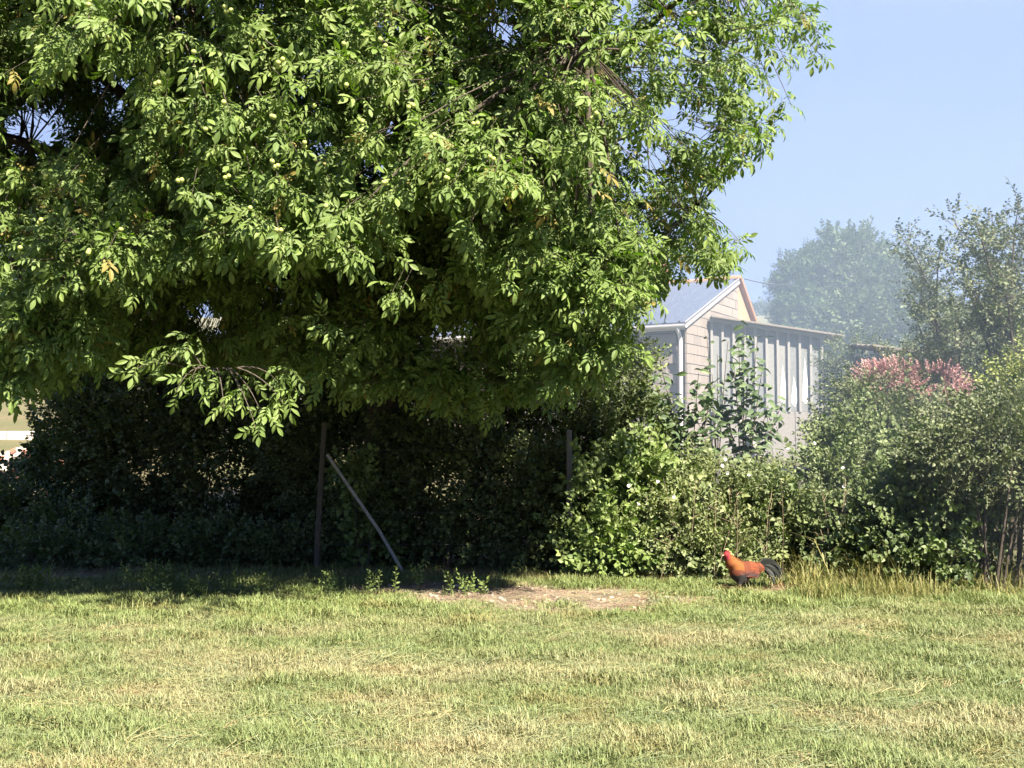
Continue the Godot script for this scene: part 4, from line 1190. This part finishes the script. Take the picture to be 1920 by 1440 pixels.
# ---------------------------------------------------------------- rooster
func build_rooster() -> void:
	var g := on_ground(1394, 1106)
	var o := thing("rooster", "orange and black rooster with red comb walking by the hedge", "rooster", g, .12)
	o.scale = Vector3.ONE * 1.04
	# skeleton: [a, b, ra, rb], faces -x
	var bones := [
		[Vector3(-.185, .375, 0), Vector3(-.175, .372, 0), .026, .028],
		[Vector3(-.175, .365, 0), Vector3(-.13, .29, 0), .034, .066],
		[Vector3(-.12, .285, 0), Vector3(-.04, .225, 0), .068, .088],
		[Vector3(-.06, .20, 0), Vector3(.07, .215, 0), .092, .090],
		[Vector3(.07, .215, 0), Vector3(.18, .245, 0), .085, .045],
		[Vector3(-.07, .17, 0), Vector3(-.02, .13, 0), .075, .075],
		[Vector3(.0, .20, .055), Vector3(.13, .21, .05), .048, .028],
		[Vector3(.0, .20, -.055), Vector3(.13, .21, -.05), .048, .028],
		[Vector3(-.035, .15, .04), Vector3(-.06, .065, .045), .052, .02],
		[Vector3(.02, .15, -.04), Vector3(.055, .07, -.045), .052, .02],
		[Vector3(-.06, .065, .045), Vector3(-.05, .012, .045), .012, .009],
		[Vector3(.055, .07, -.045), Vector3(.04, .012, -.045), .012, .009]]
	var st := nets(bones, Vector3(-.25, -.01, -.13), Vector3(.26, .42, .13), .0075, .022)
	for i in st.v.size():
		var p: Vector3 = st.v[i]
		var e := nz.get_noise_3dv(p * 1500.0) * .5
		var w := nz.get_noise_3d(p.x * 900.0, p.y * 3000.0, p.z * 2000.0)
		var c := Color(0.109, 0.024, 0.011)                                        # back
		if p.x < -.02 and p.y > .215 + (p.x + .02) * -.1 + e * .03: c = Color(0.188, 0.066, 0.014).lerp(Color(0.152, 0.033, 0.009), clampf((-.09 - p.x) * 8.0 + w, 0, 1))   # hackle
		elif absf(p.z) > .055 and p.x > -.06 and p.x < .10 and p.y < .21 and p.y > .15: c = Color(0.102, 0.053, 0.052).lerp(Color(0.124, 0.030, 0.014), clampf(w + .5, 0, 1))  # wing
		elif p.x >= .06 and p.y > .13: c = Color(0.170, 0.045, 0.014).lerp(Color(0.109, 0.023, 0.009), clampf(w + .4, 0, 1))   # saddle
		if p.y < .165 + e * .03 and p.x < .03: c = Color(.018, .018, .016)    # breast
		elif p.y < .125 + e * .02: c = Color(.03, .024, .02)
		if p.y < .062: c = Color(0.136, 0.112, 0.062)
		if p.x < -.158 and p.y > .33: c = Color(0.217, 0.019, 0.026)              # bare red face
		st.c[i] = c
	part("body", st.done(), mat(Color.WHITE, .9, true), o)
	# feathers laid over the neck and the saddle
	var hk := MB.new(); var sd := MB.new(); var wg := MB.new()
	for i in 260:
		var t := rng.randf(); var a := rng.randf_range(-2.4, 2.4)
		var c := Vector3(-.165, .365, 0).lerp(Vector3(-.035, .235, 0), t)
		var r := lerpf(.030, .088, t)
		var ax := Vector3(.13, -.13, 0).normalized(); var n1 := Vector3(.7, .7, 0).normalized()
		var q := n1 * cos(a) + Vector3(0, 0, 1) * sin(a)
		var k := rng.randf_range(.45, 1.2)
		hk.leaf(c + q * r * 1.0, (ax + q * .18).normalized(), q, .06, .014, .25, .1, (Color(0.203, 0.073, 0.014) if rng.randf() < .65 else Color(0.160, 0.036, 0.009)) * k, 3, .5)
	for i in 220:
		var a := rng.randf_range(-1.9, 1.9); var x := rng.randf_range(.02, .17)
		var q := Vector3(0, cos(a), sin(a))
		var r := lerpf(.088, .05, clampf((x - .05) / .13, 0, 1))
		var k := rng.randf_range(.4, 1.2)
		sd.leaf(Vector3(x, .215 + maxf(0, x - .07) * .27, 0) + q * r, (Vector3(1, -.35 * absf(sin(a)) - .05, 0) + q * .12).normalized(), q, .075, .013, .35, .1, (Color(0.174, 0.043, 0.014) if x > .07 else Color(0.102, 0.019, 0.009)) * k, 3, .5)
	for s in [-1.0, 1.0]:
		for i in 26:
			var t := float(i) / 26.0
			var x := lerpf(-.03, .09, fposmod(t * 5.0, 1.0)); var y := lerpf(.225, .155, t)
			var k := rng.randf_range(.8, 1.2)
			wg.leaf(Vector3(x, y, s * (.098 - absf(y - .2) * .3)), Vector3(1, -.22, s * -.12).normalized(), Vector3(0, .2, s), .085, .022, .05, .1, (Color(0.109, 0.056, 0.057) if t > .45 and t < .85 else Color(0.109, 0.023, 0.011)) * k, 3, .5)
	var fm := mat(Color.WHITE, .75, true)
	part("hackle", hk.done(), fm, o); part("saddle", sd.done(), fm, o); part("wing", wg.done(), fm, o)
	# tail: sickle feathers, each on its own
	var tm := mat(Color(.016, .019, .018), .7); var tg := mat(Color(.04, .044, .042), .7)
	tm.metallic_specular = .25; tg.metallic_specular = .3
	for i in 30:
		var f := i / 29.0
		var z := rng.randf_range(-.04, .04)
		var b := Vector3(.17, .255, z * .6)
		var hi := Vector3(lerpf(.26, .36, rng.randf()), lerpf(.34, .20, f), z * 1.6)
		var tip := Vector3(lerpf(.42, .30, f) + rng.randf_range(-.03, .03), lerpf(.17, .07, f) + rng.randf_range(-.03, .04), z * 3.2)
		var pts := bez(b, hi + Vector3(.02, .08 * (1 - f), 0), tip, 7)
		var m := MB.new()
		var wdt := rng.randf_range(.034, .055)
		for k in 7:
			var t0: Vector3 = pts[k + 1] - pts[k]
			var nn := t0.cross(Vector3(0, 0, 1)).normalized()
			var w0 := wdt * .5 * sin(PI * pow((k + .6) / 8.0, .7)); var w1 := wdt * .5 * sin(PI * pow((k + 1.6) / 8.2, .7))
			m.quad(pts[k] - nn * w0, pts[k] + nn * w0 + Vector3(0, 0, .004), pts[k + 1] + nn * w1 + Vector3(0, 0, .004), pts[k + 1] - nn * w1, Vector3(0, 0, 1))
		part("tail_feather", m.done(), tg if i % 4 == 3 else tm, o)
	# comb, wattles, beak, eyes
	var red := mat(Color(0.225, 0.018, 0.024), .5)
	var m := MB.new()
	var cp := PackedVector2Array()
	for q in [[-.215, .382], [-.212, .402], [-.203, .394], [-.197, .424], [-.188, .404], [-.180, .434], [-.170, .408], [-.158, .430], [-.153, .402], [-.136, .405], [-.148, .380], [-.18, .385]]: cp.append(Vector2(q[0], q[1]))
	m.prism(cp, Transform3D.IDENTITY, -.0045, .0045)
	part("comb", m.done(), red, o)
	for s in [-1.0, 1.0]:
		m = MB.new(); m.ball(Transform3D(Basis.from_scale(Vector3(.011, .026, .006)), Vector3(-.193, .333, s * .011)), 8, 6)
		part("wattle", m.done(), red, o)
		m = MB.new(); m.ball(Transform3D(Basis.from_scale(Vector3(.008, .012, .005)), Vector3(-.165, .352, s * .027)), 8, 6)
		part("ear_lobe", m.done(), red, o)
		m = MB.new(); m.ball(Transform3D(Basis.from_scale(Vector3.ONE * .005), Vector3(-.19, .381, s * .023)), 8, 6)
		part("eye", m.done(), mat(Color(.08, .03, .01), .2), o)
	m = MB.new()
	m.tube([Vector3(-.203, .372, 0), Vector3(-.222, .370, 0), Vector3(-.236, .362, 0)], [.011, .008, .001], 8)
	part("beak", m.done(), mat(Color(0.260, 0.205, 0.124), .4), o)
	for q in [Vector3(-.05, .008, .045), Vector3(.04, .008, -.045)]:
		m = MB.new()
		for a in [-.6, 0.0, .6, PI]:
			var L := .035 if a == PI else .06
			m.tube([q, q + Vector3(-cos(a) * L * .6, .003, sin(a) * L * .6), q + Vector3(-cos(a) * L, -.006, sin(a) * L)], [.007, .006, .003], 6)
		part("foot", m.done(), mat(Color(0.149, 0.124, 0.068), .6), o)

func nets(bones: Array, lo: Vector3, hi: Vector3, cell: float, blend: float) -> MB:
	var nx := int((hi.x - lo.x) / cell) + 2; var ny := int((hi.y - lo.y) / cell) + 2; var nzz := int((hi.z - lo.z) / cell) + 2
	var f := PackedFloat32Array(); f.resize(nx * ny * nzz)
	for k in nzz:
		for j in ny:
			for i in nx:
				var p := lo + Vector3(i, j, k) * cell
				var s := 0.0
				for b in bones:
					var ab: Vector3 = b[1] - b[0]
					var t := clampf((p - b[0]).dot(ab) / ab.length_squared(), 0, 1)
					var dd: float = p.distance_to(b[0] + ab * t) - lerpf(b[2], b[3], t)
					s += exp(-dd / blend * 3.0)
				f[(k * ny + j) * nx + i] = -log(maxf(s, 1e-30)) * blend / 3.0
	var m := MB.new()
	var vid := PackedInt32Array(); vid.resize(nx * ny * nzz); vid.fill(-1)
	for k in nzz - 1:
		for j in ny - 1:
			for i in nx - 1:
				var acc := Vector3.ZERO; var cnt := 0
				for e in [[0, 0, 0, 1, 0, 0], [0, 1, 0, 1, 1, 0], [0, 0, 1, 1, 0, 1], [0, 1, 1, 1, 1, 1], [0, 0, 0, 0, 1, 0], [1, 0, 0, 1, 1, 0], [0, 0, 1, 0, 1, 1], [1, 0, 1, 1, 1, 1], [0, 0, 0, 0, 0, 1], [1, 0, 0, 1, 0, 1], [0, 1, 0, 0, 1, 1], [1, 1, 0, 1, 1, 1]]:
					var a := f[((k + e[2]) * ny + j + e[1]) * nx + i + e[0]]; var b := f[((k + e[5]) * ny + j + e[4]) * nx + i + e[3]]
					if (a < 0) != (b < 0):
						acc += Vector3(i + e[0], j + e[1], k + e[2]).lerp(Vector3(i + e[3], j + e[4], k + e[5]), a / (a - b)); cnt += 1
				if cnt:
					vid[(k * ny + j) * nx + i] = m.v.size()
					m.v.append(lo + acc / cnt * cell); m.c.append(Color.WHITE)
					var q := (k * ny + j) * nx + i
					m.n.append(Vector3(f[q + 1] - f[q], f[q + nx] - f[q], f[q + nx * ny] - f[q]).normalized())
	for k in range(1, nzz - 1):
		for j in range(1, ny - 1):
			for i in range(1, nx - 1):
				var q := (k * ny + j) * nx + i
				for ax in 3:
					var st: int = [1, nx, nx * ny][ax]
					if (f[q] < 0) == (f[q + st] < 0): continue
					var u: int = [nx, nx * ny, 1][ax]; var w: int = [nx * ny, 1, nx][ax]
					var a := vid[q - u - w]; var b := vid[q - w]; var c := vid[q]; var d := vid[q - u]
					if f[q] < 0: m.ix.append_array(PackedInt32Array([a, c, b, a, d, c]))
					else: m.ix.append_array(PackedInt32Array([a, b, c, a, c, d]))
	return m

# ---------------------------------------------------------------- small things
func build_details() -> void:
	# far garden seen past the left edge of the tree's shade: pale path kerb and a heap of stones and bricks
	var o := thing("rubble_heap", "heap of pale stones and red bricks on the slope past the shade", "rubble", on_ground(20, 905))
	var stm := rough_mat(Color(.38, .35, .32), Color(.58, .55, .52), 2.0, .95, .03, 1.0, 99)
	var brm := rough_mat(Color(.30, .13, .09), Color(.46, .24, .18), 3.0, .95, .03, 1.0, 98)
	for i in 60:
		var m := MB.new()
		var s := Vector3(rng.randf_range(.14, .3), rng.randf_range(.08, .18), rng.randf_range(.12, .22))
		m.box(Transform3D(Basis(rvec(), rng.randf_range(-.5, .5)), Vector3.ZERO), s, Color.WHITE, .03)
		var lvl := rng.randf()
		var p := Vector3(rng.randfn(0, .5 * (1.0 - lvl * .5)), .05 + lvl * .65, rng.randfn(0, .3))
		part("brick" if i % 2 else "stone", m.done(), brm if i % 2 else stm, o, Transform3D(Basis.IDENTITY, p))
	var w := on_ground(20, 800)
	var kerb := thing("garden_kerb", "long low white kerb edging the far lawn", "kerb", P(15, 790, 34.0))
	kerb.position.y = gh(kerb.position.x, 34.0)
	for k in 8:
		var m := MB.new()
		m.box(Transform3D(Basis.IDENTITY, Vector3(-2.8 + k * .8, .1, 0)), Vector3(.78, .3, .2), Color.WHITE, .02)
		part("kerb_stone", m.done(), stm, kerb)
